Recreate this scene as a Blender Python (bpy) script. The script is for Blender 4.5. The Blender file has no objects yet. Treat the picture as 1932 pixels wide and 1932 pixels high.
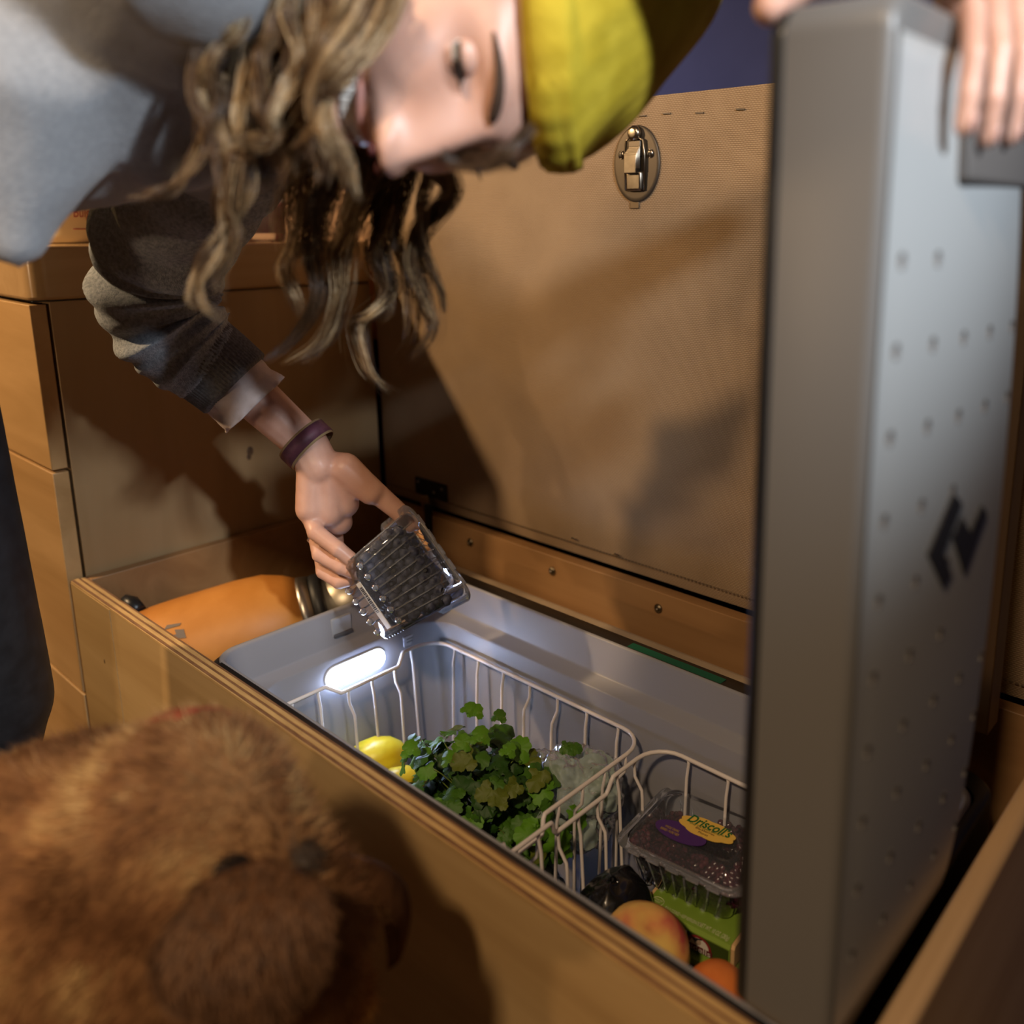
import bpy, bmesh, math, random
import numpy as np
from mathutils import Vector, Matrix, noise
S = bpy.context.scene
C = S.collection
Z0 = 0.90                      # height of the camera above the floor; coordinates below are relative to it
# ------------------------------------------------------------------ camera
FPX, CX, CY = 1632.0, 1184.0, 772.0        # focal length and optical centre of the 1932 px square crop
yaw, pitch, roll = math.radians(-39.26), math.radians(12.23), math.radians(-0.3)
cy_, sy_, cp_, sp_ = math.cos(yaw), math.sin(yaw), math.cos(pitch), math.sin(pitch)
FWD = np.array([sy_*cp_, cy_*cp_, -sp_]); RT0 = np.array([cy_, -sy_, 0.0]); DN0 = np.cross(FWD, RT0)
RT = math.cos(roll)*RT0 + math.sin(roll)*DN0; DN = -math.sin(roll)*RT0 + math.cos(roll)*DN0
cam = bpy.data.cameras.new('camera'); camo = bpy.data.objects.new('camera', cam); C.objects.link(camo)
cam.sensor_fit = 'HORIZONTAL'; cam.sensor_width = 24.0; cam.lens = FPX*24.0/1932
cam.shift_x = -(CX-966)/1932; cam.shift_y = (CY-966)/1932
cam.clip_start = 0.02; cam.clip_end = 30
cam.dof.use_dof = True; cam.dof.focus_distance = 0.91; cam.dof.aperture_fstop = 1.9
camo.matrix_world = Matrix(((RT[0], -DN[0], -FWD[0], 0), (RT[1], -DN[1], -FWD[1], 0), (RT[2], -DN[2], -FWD[2], Z0), (0, 0, 0, 1)))
S.camera = camo
S.view_settings.view_transform = 'Standard'; S.view_settings.look = 'None'
S.view_settings.gamma = 1.0; S.view_settings.exposure = -0.12; S.view_settings.use_curve_mapping = False
# ------------------------------------------------------------------ world and lights
w = bpy.data.worlds.new('night'); S.world = w; w.use_nodes = True
bg = w.node_tree.nodes['Background']; bg.inputs[0].default_value = (0.55, 0.42, 0.30, 1); bg.inputs[1].default_value = 0.035
def lamp(name, kind, loc, aim, energy, color, size=0.05, spot=None, blend=0.3):
    l = bpy.data.lights.new(name, kind); o = bpy.data.objects.new(name, l); C.objects.link(o)
    o.location = (loc[0], loc[1], loc[2]+Z0)
    d = Vector(aim) - Vector(loc); o.rotation_euler = d.to_track_quat('-Z', 'Y').to_euler()
    l.energy = energy; l.color = color
    if kind == 'AREA': l.size = size
    else: l.shadow_soft_size = size
    if spot: l.spot_size = math.radians(spot); l.spot_blend = blend
    return o
lamp('galley_lamp', 'SPOT', (-1.66, -0.35, 0.52), (-0.9, 0.75, -0.15), 66, (1.0, 0.68, 0.37), 0.03, 110, 0.5)
lamp('counter_lamp', 'SPOT', (-1.95, 0.30, 0.42), (-1.35, 0.50, -0.03), 9, (1.0, 0.60, 0.20), 0.03, 80, 0.5)
lamp('low_fill_light', 'AREA', (-1.00, -1.75, -0.05), (-0.7, 0.4, -0.4), 6, (1.0, 0.68, 0.40), 0.09)  # added low fill for the bench front and dog; no such lamp known
lamp('ceiling_lamp', 'AREA', (0.05, -0.75, 0.95), (-0.40, 0.5, -0.5), 18, (1.0, 0.72, 0.45), 0.12)
lamp('head_torch', 'SPOT', (0.58, 0.17, 0.45), (-0.42, 0.36, 0.13), 66, (0.84, 0.92, 1.0), 0.03, 48, 0.7)
S.cycles.max_bounces = 10; S.cycles.transparent_max_bounces = 24; S.cycles.glossy_bounces = 4; S.cycles.transmission_bounces = 6
S.cycles.use_denoising = True
S.cycles.sample_clamp_indirect = 4.0
# ------------------------------------------------------------------ helpers
PI = math.pi
rnd = random.Random(7)
def at(u, v, d):               # the scene point seen at pixel (u, v) at distance d along the optical axis
    return RT*((u-CX)/FPX*d) + DN*((v-CY)/FPX*d) + FWD*d
def cdir(x, y, z):             # a direction given as right / down / away from the lens
    return RT*x + DN*y + FWD*z
def unit(v): v = np.array(v, float); return v/np.linalg.norm(v)
class MB:
    def __init__(s): s.v = []; s.f = []; s.m = []
    def add(s, vs, fs, mi=0):
        n = len(s.v); s.v += [tuple(map(float, p)) for p in vs]
        s.f += [tuple(i+n for i in f) for f in fs]; s.m += [mi]*len(fs); return s
    def box(s, x0, x1, y0, y1, z0, z1, mi=0):
        return s.add([(x, y, z) for x in (x0, x1) for y in (y0, y1) for z in (z0, z1)],
            [(0, 1, 3, 2), (4, 6, 7, 5), (0, 4, 5, 1), (2, 3, 7, 6), (0, 2, 6, 4), (1, 5, 7, 3)], mi)
    def obox(s, c, ax, ay, az, hx, hy, hz, mi=0):
        c = np.array(c, float); ax, ay, az = map(unit, (ax, ay, az))
        return s.add([c+ax*i*hx+ay*j*hy+az*k*hz for i in (-1, 1) for j in (-1, 1) for k in (-1, 1)],
            [(0, 1, 3, 2), (4, 6, 7, 5), (0, 4, 5, 1), (2, 3, 7, 6), (0, 2, 6, 4), (1, 5, 7, 3)], mi)
    def rings(s, rings, closed=True, caps=(True, True), mi=0, loop=False):
        n = len(rings[0]); vs = [p for r in rings for p in r]; fs = []
        m = len(rings)
        for i in range(m if loop else m-1):
            i2 = (i+1) % m
            for j in range(n if closed else n-1):
                k = (j+1) % n
                fs.append((i*n+j, i*n+k, i2*n+k, i2*n+j))
        if closed and not loop:
            if caps[0]: fs.append(tuple(range(n-1, -1, -1)))
            if caps[1]: fs.append(tuple((m-1)*n+j for j in range(n)))
        return s.add(vs, fs, mi)
    def tube(s, pts, r, n=8, mi=0, loop=False, flat=1.0, up=None):
        pts = [np.array(p, float) for p in pts]; m = len(pts)
        rs = r if hasattr(r, '__len__') else [r]*m
        rg = []; nrm = None
        for i, p in enumerate(pts):
            a = pts[(i-1) % m] if (loop or i > 0) else p; b = pts[(i+1) % m] if (loop or i < m-1) else p
            t = unit(b-a)
            if nrm is None:
                u = np.array(up if up is not None else ((0, 0, 1) if abs(t[2]) < .9 else (1, 0, 0)), float)
                nrm = unit(u-t*np.dot(u, t))
            else:
                nrm = unit(nrm-t*np.dot(nrm, t))
            bn = np.cross(t, nrm)
            rg.append([p+rs[i]*(math.cos(q)*nrm*flat+math.sin(q)*bn) for q in [2*PI*k/n for k in range(n)]])
        return s.rings(rg, loop=loop, mi=mi)
    def ell(s, c, r, ax=None, nu=16, nv=10, mi=0):
        c = np.array(c, float); A = np.eye(3) if ax is None else np.array([unit(a) for a in ax])
        rr = (r, r, r) if not hasattr(r, '__len__') else r
        rg = []
        for i in range(1, nv):
            th = PI*i/nv
            rg.append([c+A[0]*rr[0]*math.sin(th)*math.cos(q)+A[1]*rr[1]*math.sin(th)*math.sin(q)+A[2]*rr[2]*math.cos(th) for q in [2*PI*k/nu for k in range(nu)]])
        n0 = len(s.v); s.rings(rg, caps=(False, False), mi=mi)
        t = len(s.v); s.v += [tuple(c+A[2]*rr[2]), tuple(c-A[2]*rr[2])]
        for k in range(nu):
            k2 = (k+1) % nu
            s.f += [(t, n0+k, n0+k2), (t+1, n0+(nv-2)*nu+k2, n0+(nv-2)*nu+k)]; s.m += [mi, mi]
        return s
    def caps(s, a, b, ra, rb, n=14, mi=0):      # a tapered capsule
        a = np.array(a, float); b = np.array(b, float); t = unit(b-a); P = []; Rr = []
        for i in range(5):
            q = PI/2*i/5+.12; P.append(a-t*ra*math.cos(q)); Rr.append(ra*math.sin(q))
        P.append(a); Rr.append(ra); P.append(b); Rr.append(rb)
        for i in range(4, -1, -1):
            q = PI/2*i/5+.12; P.append(b+t*rb*math.cos(q)); Rr.append(rb*math.sin(q))
        return s.tube(P, Rr, n, mi)
    def lathe(s, o, ax, prof, n=32, mi=0, caps=(True, True)):   # prof: (distance along ax, radius)
        o = np.array(o, float); t = unit(ax); u = np.array((0, 0, 1.) if abs(t[2]) < .9 else (1., 0, 0)); a = unit(u-t*np.dot(u, t)); b = np.cross(t, a)
        return s.rings([[o+t*h+r*(math.cos(q)*a+math.sin(q)*b) for q in [2*PI*k/n for k in range(n)]] for h, r in prof], caps=caps, mi=mi)
def origin_of(o):
    p = np.zeros(3)
    while o is not None: p += np.array(o.location); o = o.parent
    return p
def link(name, me, mats, parent=None, loc=None, smooth=True, label=None, kind=None, cat=None, group=None):
    o = bpy.data.objects.new(name, me); C.objects.link(o)
    for m in (mats if isinstance(mats, (list, tuple)) else [mats]):
        if m is not None and len(me.materials) < (len(mats) if isinstance(mats, (list, tuple)) else 1): me.materials.append(m)
    if parent is not None: o.parent = parent
    if label: o['label'] = label
    if kind: o['kind'] = kind
    if cat: o['category'] = cat
    if group: o['group'] = group
    return o
def build(mb, name, mats, parent=None, smooth=True, bevel=0, seg=2, base=None, label=None, kind=None, cat=None, group=None, sub=0, angle=None):
    """one mesh object; vertices are given in camera-height coordinates"""
    org = origin_of(parent) if parent is not None else (np.array([base[0], base[1], base[2]+Z0]) if base is not None else np.zeros(3))
    me = bpy.data.meshes.new(name)
    V = np.array(mb.v, float); V[:, 2] += Z0; V -= org
    me.from_pydata([tuple(p) for p in V], [], mb.f)
    me.polygons.foreach_set('material_index', mb.m)
    if smooth: me.polygons.foreach_set('use_smooth', [True]*len(me.polygons))
    me.update()
    o = link(name, me, mats, parent, label=label, kind=kind, cat=cat, group=group)
    if parent is None: o.location = tuple(org)
    if bevel:
        b = o.modifiers.new('bevel', 'BEVEL'); b.width = bevel; b.segments = seg; b.limit_method = 'ANGLE'; b.angle_limit = math.radians(40); b.harden_normals = False
    if sub:
        q = o.modifiers.new('sub', 'SUBSURF'); q.levels = sub; q.render_levels = sub
    if smooth and (bevel or angle):
        bm = bmesh.new(); bm.from_mesh(me)
        for e in bm.edges:
            if len(e.link_faces) == 2 and e.calc_face_angle(0) > math.radians(angle or 40): e.smooth = False
        bm.to_mesh(me); bm.free()
    return o
def thing(name, label, cat, base, group=None, kind=None):
    o = bpy.data.objects.new(name, None); C.objects.link(o); o.location = (base[0], base[1], base[2]+Z0); o.empty_display_size = .02
    if kind: o['kind'] = kind
    else: o['label'] = label; o['category'] = cat
    if group: o['group'] = group
    return o
def fused(mb, voxel, smooth=6, fac=.5):
    """closed shapes grown together into one continuous skin; returns a new MB"""
    me = bpy.data.meshes.new('tmp'); me.from_pydata(mb.v, [], mb.f); me.update()
    bm = bmesh.new(); bm.from_mesh(me); bmesh.ops.recalc_face_normals(bm, faces=bm.faces); bm.to_mesh(me); bm.free()
    o = bpy.data.objects.new('tmp', me); C.objects.link(o)
    r = o.modifiers.new('r', 'REMESH'); r.mode = 'VOXEL'; r.voxel_size = voxel; r.adaptivity = 0
    if smooth:
        q = o.modifiers.new('s', 'SMOOTH'); q.iterations = smooth; q.factor = fac
    dg = bpy.context.evaluated_depsgraph_get(); ev = o.evaluated_get(dg); m2 = bpy.data.meshes.new_from_object(ev)
    out = MB(); out.v = [tuple(v.co) for v in m2.vertices]; out.f = [tuple(p.vertices) for p in m2.polygons]; out.m = [0]*len(out.f)
    bpy.data.objects.remove(o); bpy.data.meshes.remove(me); bpy.data.meshes.remove(m2)
    return out
def text_obj(txt, name, mat, parent, center, xdir, ydir, height, label=None, shear=0, width=None, bold=0.0, bend=0.0, lift=.0004):
    """lettering as thin raised geometry: xdir reading direction, ydir up direction, height of the line"""
    cu = bpy.data.curves.new('t', 'FONT'); cu.body = txt; cu.size = 1; cu.align_x = 'CENTER'; cu.align_y = 'CENTER'; cu.shear = shear; cu.offset = bold; cu.resolution_u = 3
    to = bpy.data.objects.new('t', cu); C.objects.link(to)
    dg = bpy.context.evaluated_depsgraph_get(); m2 = bpy.data.meshes.new_from_object(to.evaluated_get(dg))
    V = np.array([tuple(v.co) for v in m2.vertices]); F = [tuple(p.vertices) for p in m2.polygons]
    bpy.data.objects.remove(to); bpy.data.curves.remove(cu); bpy.data.meshes.remove(m2)
    sx = sy = height/.72
    if width: sx = width/max(V[:, 0].max()-V[:, 0].min(), 1e-6)
    X = unit(xdir); Y = np.array(ydir, float); Y = unit(Y-X*np.dot(Y, X)); N = np.cross(X, Y)
    mb = MB(); mb.add([np.array(center)+X*(p[0]*sx)+Y*(p[1]*sy-bend*(p[0]*sx)**2)+N*lift for p in V], F)
    return build(mb, name, mat, parent, smooth=False, label=label)
# ------------------------------------------------------------------ materials
def mat(name, color, rough=.5, metal=0, spec=.5, **k):
    m = bpy.data.materials.new(name); m.use_nodes = True; p = m.node_tree.nodes['Principled BSDF']
    p.inputs['Base Color'].default_value = (*color, 1); p.inputs['Roughness'].default_value = rough
    p.inputs['Metallic'].default_value = metal; p.inputs['Specular IOR Level'].default_value = spec
    for a, b in k.items(): p.inputs[a.replace('_', ' ')].default_value = b
    return m
def nodes(m): return m.node_tree.nodes, m.node_tree.links, m.node_tree.nodes['Principled BSDF']
def coords(m, scale=(1, 1, 1), rot=(0, 0, 0)):
    n, l, p = nodes(m); tc = n.new('ShaderNodeTexCoord'); mp = n.new('ShaderNodeMapping')
    mp.inputs['Scale'].default_value = scale; mp.inputs['Rotation'].default_value = rot
    l.new(tc.outputs['Object'], mp.inputs[0]); return mp.outputs[0]
def noisy(m, c1, c2, scale=8, stretch=(1, 1, 1), detail=4, lo=.35, hi=.65, bump=0, bscale=None, bdist=.001, rough=None, dist=0):
    """colour mottled between c1 and c2, optional fine relief"""
    n, l, p = nodes(m); co = coords(m, stretch)
    t = n.new('ShaderNodeTexNoise'); t.inputs['Scale'].default_value = scale; t.inputs['Detail'].default_value = detail; t.inputs['Distortion'].default_value = dist; l.new(co, t.inputs[0])
    r = n.new('ShaderNodeValToRGB'); r.color_ramp.elements[0].position = lo; r.color_ramp.elements[1].position = hi
    r.color_ramp.elements[0].color = (*c1, 1); r.color_ramp.elements[1].color = (*c2, 1)
    l.new(t.outputs['Fac'], r.inputs[0]); l.new(r.outputs[0], p.inputs['Base Color'])
    if bump:
        t2 = n.new('ShaderNodeTexNoise'); t2.inputs['Scale'].default_value = bscale or scale*6; t2.inputs['Detail'].default_value = 3
        l.new(coords(m), t2.inputs[0])
        b = n.new('ShaderNodeBump'); b.inputs['Strength'].default_value = bump; b.inputs['Distance'].default_value = bdist
        l.new(t2.outputs['Fac'], b.inputs['Height']); l.new(b.outputs[0], p.inputs['Normal'])
    return m
def wood(name, c1, c2, axis=0, rough=.45, scale=1.0):
    m = mat(name, c1, rough, spec=.35); n, l, p = nodes(m)
    st = [26.0, 26.0, 26.0]; st[axis] = 2.2
    co = coords(m, tuple(x*scale for x in st))
    t = n.new('ShaderNodeTexNoise'); t.inputs['Scale'].default_value = .55; t.inputs['Detail'].default_value = 6; t.inputs['Distortion'].default_value = 1.4; t.inputs['Roughness'].default_value = .6; l.new(co, t.inputs[0])
    r = n.new('ShaderNodeValToRGB'); r.color_ramp.elements[0].position = .30; r.color_ramp.elements[1].position = .72
    r.color_ramp.elements[0].color = (*c2, 1); r.color_ramp.elements[1].color = (*c1, 1); l.new(t.outputs['Fac'], r.inputs[0])
    wv = n.new('ShaderNodeTexWave'); wv.wave_type = 'RINGS'; wv.inputs['Scale'].default_value = .09; wv.inputs['Distortion'].default_value = 9; wv.inputs['Detail'].default_value = 2; l.new(co, wv.inputs[0])
    mx = n.new('ShaderNodeMix'); mx.data_type = 'RGBA'; mx.blend_type = 'MULTIPLY'
    r2 = n.new('ShaderNodeValToRGB'); r2.color_ramp.elements[0].color = (.86, .82, .76, 1); r2.color_ramp.elements[0].position = .1; r2.color_ramp.elements[1].color = (1, 1, 1, 1); r2.color_ramp.elements[1].position = .55
    l.new(wv.outputs['Fac'], r2.inputs[0]); mx.inputs[0].default_value = .8; l.new(r.outputs[0], mx.inputs[6]); l.new(r2.outputs[0], mx.inputs[7]); l.new(mx.outputs[2], p.inputs['Base Color'])
    b = n.new('ShaderNodeBump'); b.inputs['Strength'].default_value = .08; b.inputs['Distance'].default_value = .0006; l.new(t.outputs['Fac'], b.inputs['Height']); l.new(b.outputs[0], p.inputs['Normal'])
    return m
def ply_edge(name, axis, pitch=.018):
    """end of a birch board: alternating light and dark veneers across the thickness"""
    m = mat(name, (.5, .3, .15), .55, spec=.3); n, l, p = nodes(m)
    tc = n.new('ShaderNodeTexCoord'); sp = n.new('ShaderNodeSeparateXYZ'); l.new(tc.outputs['Object'], sp.inputs[0])
    nz = n.new('ShaderNodeTexNoise'); st = [1500, 1500, 1500]; mp = n.new('ShaderNodeMapping'); mp.inputs['Scale'].default_value = (35, 35, 35); l.new(tc.outputs['Object'], mp.inputs[0]); l.new(mp.outputs[0], nz.inputs[0]); nz.inputs['Scale'].default_value = 2; nz.inputs['Detail'].default_value = 4
    a = n.new('ShaderNodeMath'); a.operation = 'MULTIPLY_ADD'; a.inputs[1].default_value = .0022; l.new(nz.outputs['Fac'], a.inputs[0]); l.new(sp.outputs[axis], a.inputs[2])
    b = n.new('ShaderNodeMath'); b.operation = 'MULTIPLY'; b.inputs[1].default_value = 1/.0052; l.new(a.outputs[0], b.inputs[0])
    f = n.new('ShaderNodeMath'); f.operation = 'FRACT'; l.new(b.outputs[0], f.inputs[0])
    r = n.new('ShaderNodeValToRGB'); e = r.color_ramp.elements
    e[0].position = 0; e[0].color = (.50, .30, .13, 1); e[1].position = 1; e[1].color = (.50, .30, .13, 1)
    for q, c in ((.42, (.58, .36, .16, 1)), (.55, (.15, .075, .035, 1)), (.78, (.20, .10, .045, 1)), (.88, (.52, .31, .14, 1))):
        k = e.new(q); k.color = c
    l.new(f.outputs[0], r.inputs[0]); l.new(r.outputs[0], p.inputs['Base Color'])
    return m
def weave(name, c1, c2, pitch=.0021, bump=.8, ax=(0, 2)):
    m = mat(name, c1, .9, spec=.15); n, l, p = nodes(m)
    tc = n.new('ShaderNodeTexCoord'); nz = n.new('ShaderNodeTexNoise'); nz.inputs['Scale'].default_value = 60; nz.inputs['Detail'].default_value = 2; l.new(tc.outputs['Object'], nz.inputs[0])
    dv = n.new('ShaderNodeVectorMath'); dv.operation = 'MULTIPLY_ADD'; dv.inputs[1].default_value = (.0022, .0022, .0022); l.new(nz.outputs['Color'], dv.inputs[0]); l.new(tc.outputs['Object'], dv.inputs[2])
    sp = n.new('ShaderNodeSeparateXYZ'); l.new(dv.outputs[0], sp.inputs[0])
    def mt(op, a, b=None, c=None):
        q = n.new('ShaderNodeMath'); q.operation = op
        for k, x in enumerate((a, b, c)):
            if x is None: continue
            if isinstance(x, (int, float)): q.inputs[k].default_value = x
            else: l.new(x, q.inputs[k])
        return q.outputs[0]
    zx = mt('MULTIPLY', sp.outputs[ax[1]], 1/pitch); xx = mt('MULTIPLY', sp.outputs[ax[0]], 1/(pitch*2))
    row = mt('FLOOR', zx); fz = mt('FRACT', zx); par = mt('MULTIPLY', mt('FRACT', mt('MULTIPLY', row, .5)), 1.0)
    fx = mt('FRACT', mt('ADD', xx, par))
    hz = mt('SINE', mt('MULTIPLY', fz, PI)); hx = mt('SINE', mt('MULTIPLY', fx, PI))
    h0 = mt('MULTIPLY', mt('POWER', hz, .8), mt('ADD', mt('MULTIPLY', hx, .65), .35))
    class _H: outputs = [h0]
    h = _H
    n2 = n.new('ShaderNodeTexNoise'); n2.inputs['Scale'].default_value = 14; n2.inputs['Detail'].default_value = 5; l.new(tc.outputs['Object'], n2.inputs[0])
    hh = n.new('ShaderNodeMath'); hh.operation = 'MULTIPLY_ADD'; hh.inputs[1].default_value = .5; l.new(n2.outputs['Fac'], hh.inputs[0])
    h2 = n.new('ShaderNodeMath'); h2.operation = 'MULTIPLY'; h2.inputs[1].default_value = .7; l.new(h.outputs[0], h2.inputs[0]); l.new(h2.outputs[0], hh.inputs[2])
    r = n.new('ShaderNodeValToRGB'); r.color_ramp.elements[0].position = .15; r.color_ramp.elements[1].position = .85
    r.color_ramp.elements[0].color = (*c2, 1); r.color_ramp.elements[1].color = (*c1, 1); l.new(hh.outputs[0], r.inputs[0]); l.new(r.outputs[0], p.inputs['Base Color'])
    b = n.new('ShaderNodeBump'); b.inputs['Strength'].default_value = bump; b.inputs['Distance'].default_value = .0006; l.new(h.outputs[0], b.inputs['Height']); l.new(b.outputs[0], p.inputs['Normal'])
    return m
def film(name, color=(1, 1, 1), clear=.85, rough=.06, tint=(.95, .97, 1), ior=1.5, bump=0, bscale=40):
    """thin clear plastic"""
    m = bpy.data.materials.new(name); m.use_nodes = True; n, l = m.node_tree.nodes, m.node_tree.links
    n.clear(); out = n.new('ShaderNodeOutputMaterial'); tr = n.new('ShaderNodeBsdfTransparent'); tr.inputs[0].default_value = (*tint, 1)
    gl = n.new('ShaderNodeBsdfGlossy'); gl.inputs['Roughness'].default_value = rough; gl.inputs['Color'].default_value = (.9, .9, .95, 1)
    di = n.new('ShaderNodeBsdfDiffuse'); di.inputs[0].default_value = (*color, 1)
    fr = n.new('ShaderNodeFresnel'); fr.inputs[0].default_value = ior
    m1 = n.new('ShaderNodeMixShader'); m1.inputs[0].default_value = 1-clear; l.new(tr.outputs[0], m1.inputs[1]); l.new(di.outputs[0], m1.inputs[2])
    m2 = n.new('ShaderNodeMixShader'); l.new(fr.outputs[0], m2.inputs[0]); l.new(m1.outputs[0], m2.inputs[1]); l.new(gl.outputs[0], m2.inputs[2]); l.new(m2.outputs[0], out.inputs[0])
    if bump:
        t = n.new('ShaderNodeTexNoise'); t.inputs['Scale'].default_value = bscale; tc = n.new('ShaderNodeTexCoord'); l.new(tc.outputs['Object'], t.inputs[0])
        b = n.new('ShaderNodeBump'); b.inputs['Strength'].default_value = bump; b.inputs['Distance'].default_value = .003; l.new(t.outputs['Fac'], b.inputs['Height'])
        l.new(b.outputs[0], gl.inputs['Normal']); l.new(b.outputs[0], fr.inputs['Normal'])
    return m
BIRCH = wood('birch_plywood', (.55, .375, .175), (.44, .285, .125), 0)
BIRCHV = wood('birch_plywood_vertical', (.50, .31, .14), (.36, .21, .085), 0, scale=.8)
MAPLE = wood('maple_drawer', (.55, .34, .155), (.40, .235, .095), 0, .4, .7)
SIDE = wood('cabinet_side', (.40, .265, .14), (.33, .21, .10), 2, .35, .7)
COUNTER = wood('counter_wood', (.50, .33, .17), (.40, .25, .12), 1, .18)
PINE = wood('inner_cleat', (.36, .20, .085), (.26, .135, .055), 0)
EDGE = ply_edge('plywood_edge', 1)
BURLAP = weave('burlap', (.42, .30, .19), (.22, .145, .085))
CASE = mat('black_plastic', (.012, .012, .013), .35)
LINER = mat('grey_liner', (.27, .27, .30), .42, spec=.4)
LIDG = mat('lid_grey_shaded', (.135, .13, .125), .38, spec=.4); LIDP = mat('lid_grey_lit', (.34, .35, .35), .30, spec=.6)  # same plastic: torchlight painted into the panel grey, shade into the frame grey
WIRE = mat('white_coated_wire', (.80, .74, .72), .35)
STEEL = mat('dull_steel', (.34, .30, .25), .38, 1)
BRASS = mat('dark_screw', (.22, .18, .12), .35, 1)
INK = mat('dark_ink', (.02, .02, .022), .5)
PAPER = mat('paper', (.75, .75, .75), .6)
# ================================================================== the van interior
NAVY = noisy(mat('navy_fabric', (.03, .03, .09), .9, spec=.2), (.030, .040, .14), (.045, .058, .19), 5, bump=.2)
DARKW = mat('dark_panel', (.05, .035, .022), .7)
fl = wood('floor_boards', (.16, .10, .05), (.10, .06, .03), 0)
build(MB().box(-3.2, 1.6, -2.6, 1.1, -Z0-.05, -Z0), 'floor', fl, kind='structure', smooth=False)
build(MB().box(-3.2, 1.6, .90, .96, -Z0, 1.1), 'wall_back', NAVY, kind='structure', smooth=False)
build(MB().box(-3.2, -1.215, .872, .90, -.20, .30), 'trim_1', wood('panel_wood', (.58, .36, .22), (.48, .29, .17), 0), kind='structure', smooth=False)
build(MB().box(-3.26, -3.2, -2.6, .96, -Z0, 1.1), 'wall_left', DARKW, kind='structure', smooth=False)
build(MB().box(1.6, 1.66, -2.6, .96, -Z0, 1.1), 'wall_right', DARKW, kind='structure', smooth=False)
build(MB().box(-3.2, 1.6, -2.66, -2.6, -Z0, 1.1), 'wall_front', DARKW, kind='structure', smooth=False)
build(MB().box(-3.26, 1.66, -2.66, .96, 1.1, 1.16), 'ceiling', mat('ceiling_panel', (.30, .22, .14), .8), kind='structure', smooth=False)

# ------------------------------------------------------------------ bench box round the fridge
bench = thing('storage_bench', 'open birch plywood bench box with layered ply rim around the car fridge', 'bench', (-.68, .36, -Z0))
build(MB().box(-1.200, -.130, .349, .3665, -Z0, -.4530), 'front_panel', BIRCH, bench, bevel=.0008, smooth=False)
# the veneers of its sawn top edge
v = .349; vt = [.0010, .0029, .0041, .0029, .0041, .0025]; VL = [mat('light_veneer', (.60, .37, .16), .6), mat('dark_veneer', (.20, .10, .045), .6)]
VL[0] = noisy(VL[0], (.48, .30, .12), (.62, .41, .17), 30, (1, 8, 1)); VL[1] = noisy(VL[1], (.15, .07, .033), (.27, .14, .07), 40, (1, 8, 1))
for i, t in enumerate(vt):
    mb = MB(); n = 50; xs = np.linspace(-1.199, -.131, n); rg = []
    for j, x in enumerate(xs):
        wob = lambda k: .00035*noise.noise(Vector((x*28, k*7.3, 0)))*(0 if k in (0, len(vt)) else 1)
        a = v+wob(i); b = v+t+wob(i+1); h = -.4500-(.0004 if i % 2 else 0)
        if i == 0: h -= .0009
        rg.append([(x, a, -.4540), (x, b, -.4540), (x, b, h), (x, a, h)])
    mb.rings(rg); v += t
    build(mb, 'veneer_layer', VL[1 if i % 2 else 0], bench, smooth=False)
# thin strip on the panel at the left end
build(MB().box(-1.199, -1.078, .3484, .3492, -Z0, -.4535), 'end_strip', BIRCH, bench, smooth=False)
KNOT = mat('wood_knot', (.07, .035, .015), .7)
for (u, vv) in ((642, 1573), (197, 1248)):
    d = at(u, vv, 1); k = d*(.3489/d[1])
    if u < 300: k = d*(.3483/d[1])
    build(MB().ell(k, (.0016, .0003, .0028)), 'knot', KNOT, bench)
# cleats: back board with bolts, left board along the cabinet
build(MB().box(-1.20, -.13, .802, .820, -.80, -.4502), 'back_board', PINE, bench, bevel=.001)
build(MB().box(-1.1995, -1.183, .367, .802, -.80, -.4502), 'left_board', PINE, bench, bevel=.001)
build(MB().box(-.149, -.131, .367, .83, -.80, -.449), 'right_board', wood('rail_wood', (.72, .52, .32), (.62, .42, .24), 1), bench, bevel=.006, seg=4)
build(MB().box(-1.18, -.15, .367, .80, -.90, -.882), 'base_board', PINE, bench, bevel=.001)
for x in (-.959, -.788, -.604, -.42):
    b = build(MB().lathe((x, .802, -.472), (0, -1, 0), [(0, .0062), (.001, .0062), (.0025, .005), (.003, .003)], 16), 'bolt', BRASS, bench)
    build(MB().lathe((x, .799, -.472), (0, -1, 0), [(0, .0022), (.0016, .0016)], 6), 'bolt_socket', STEEL, b)
build(MB().box(-1.00, -.23, .735, .80, -.56, -.512), 'ledge_strip', noisy(mat('felt_ledge', (.35, .27, .19), .85), (.33, .25, .17), (.42, .33, .23), 12), bench, bevel=.012, seg=4)

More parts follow.
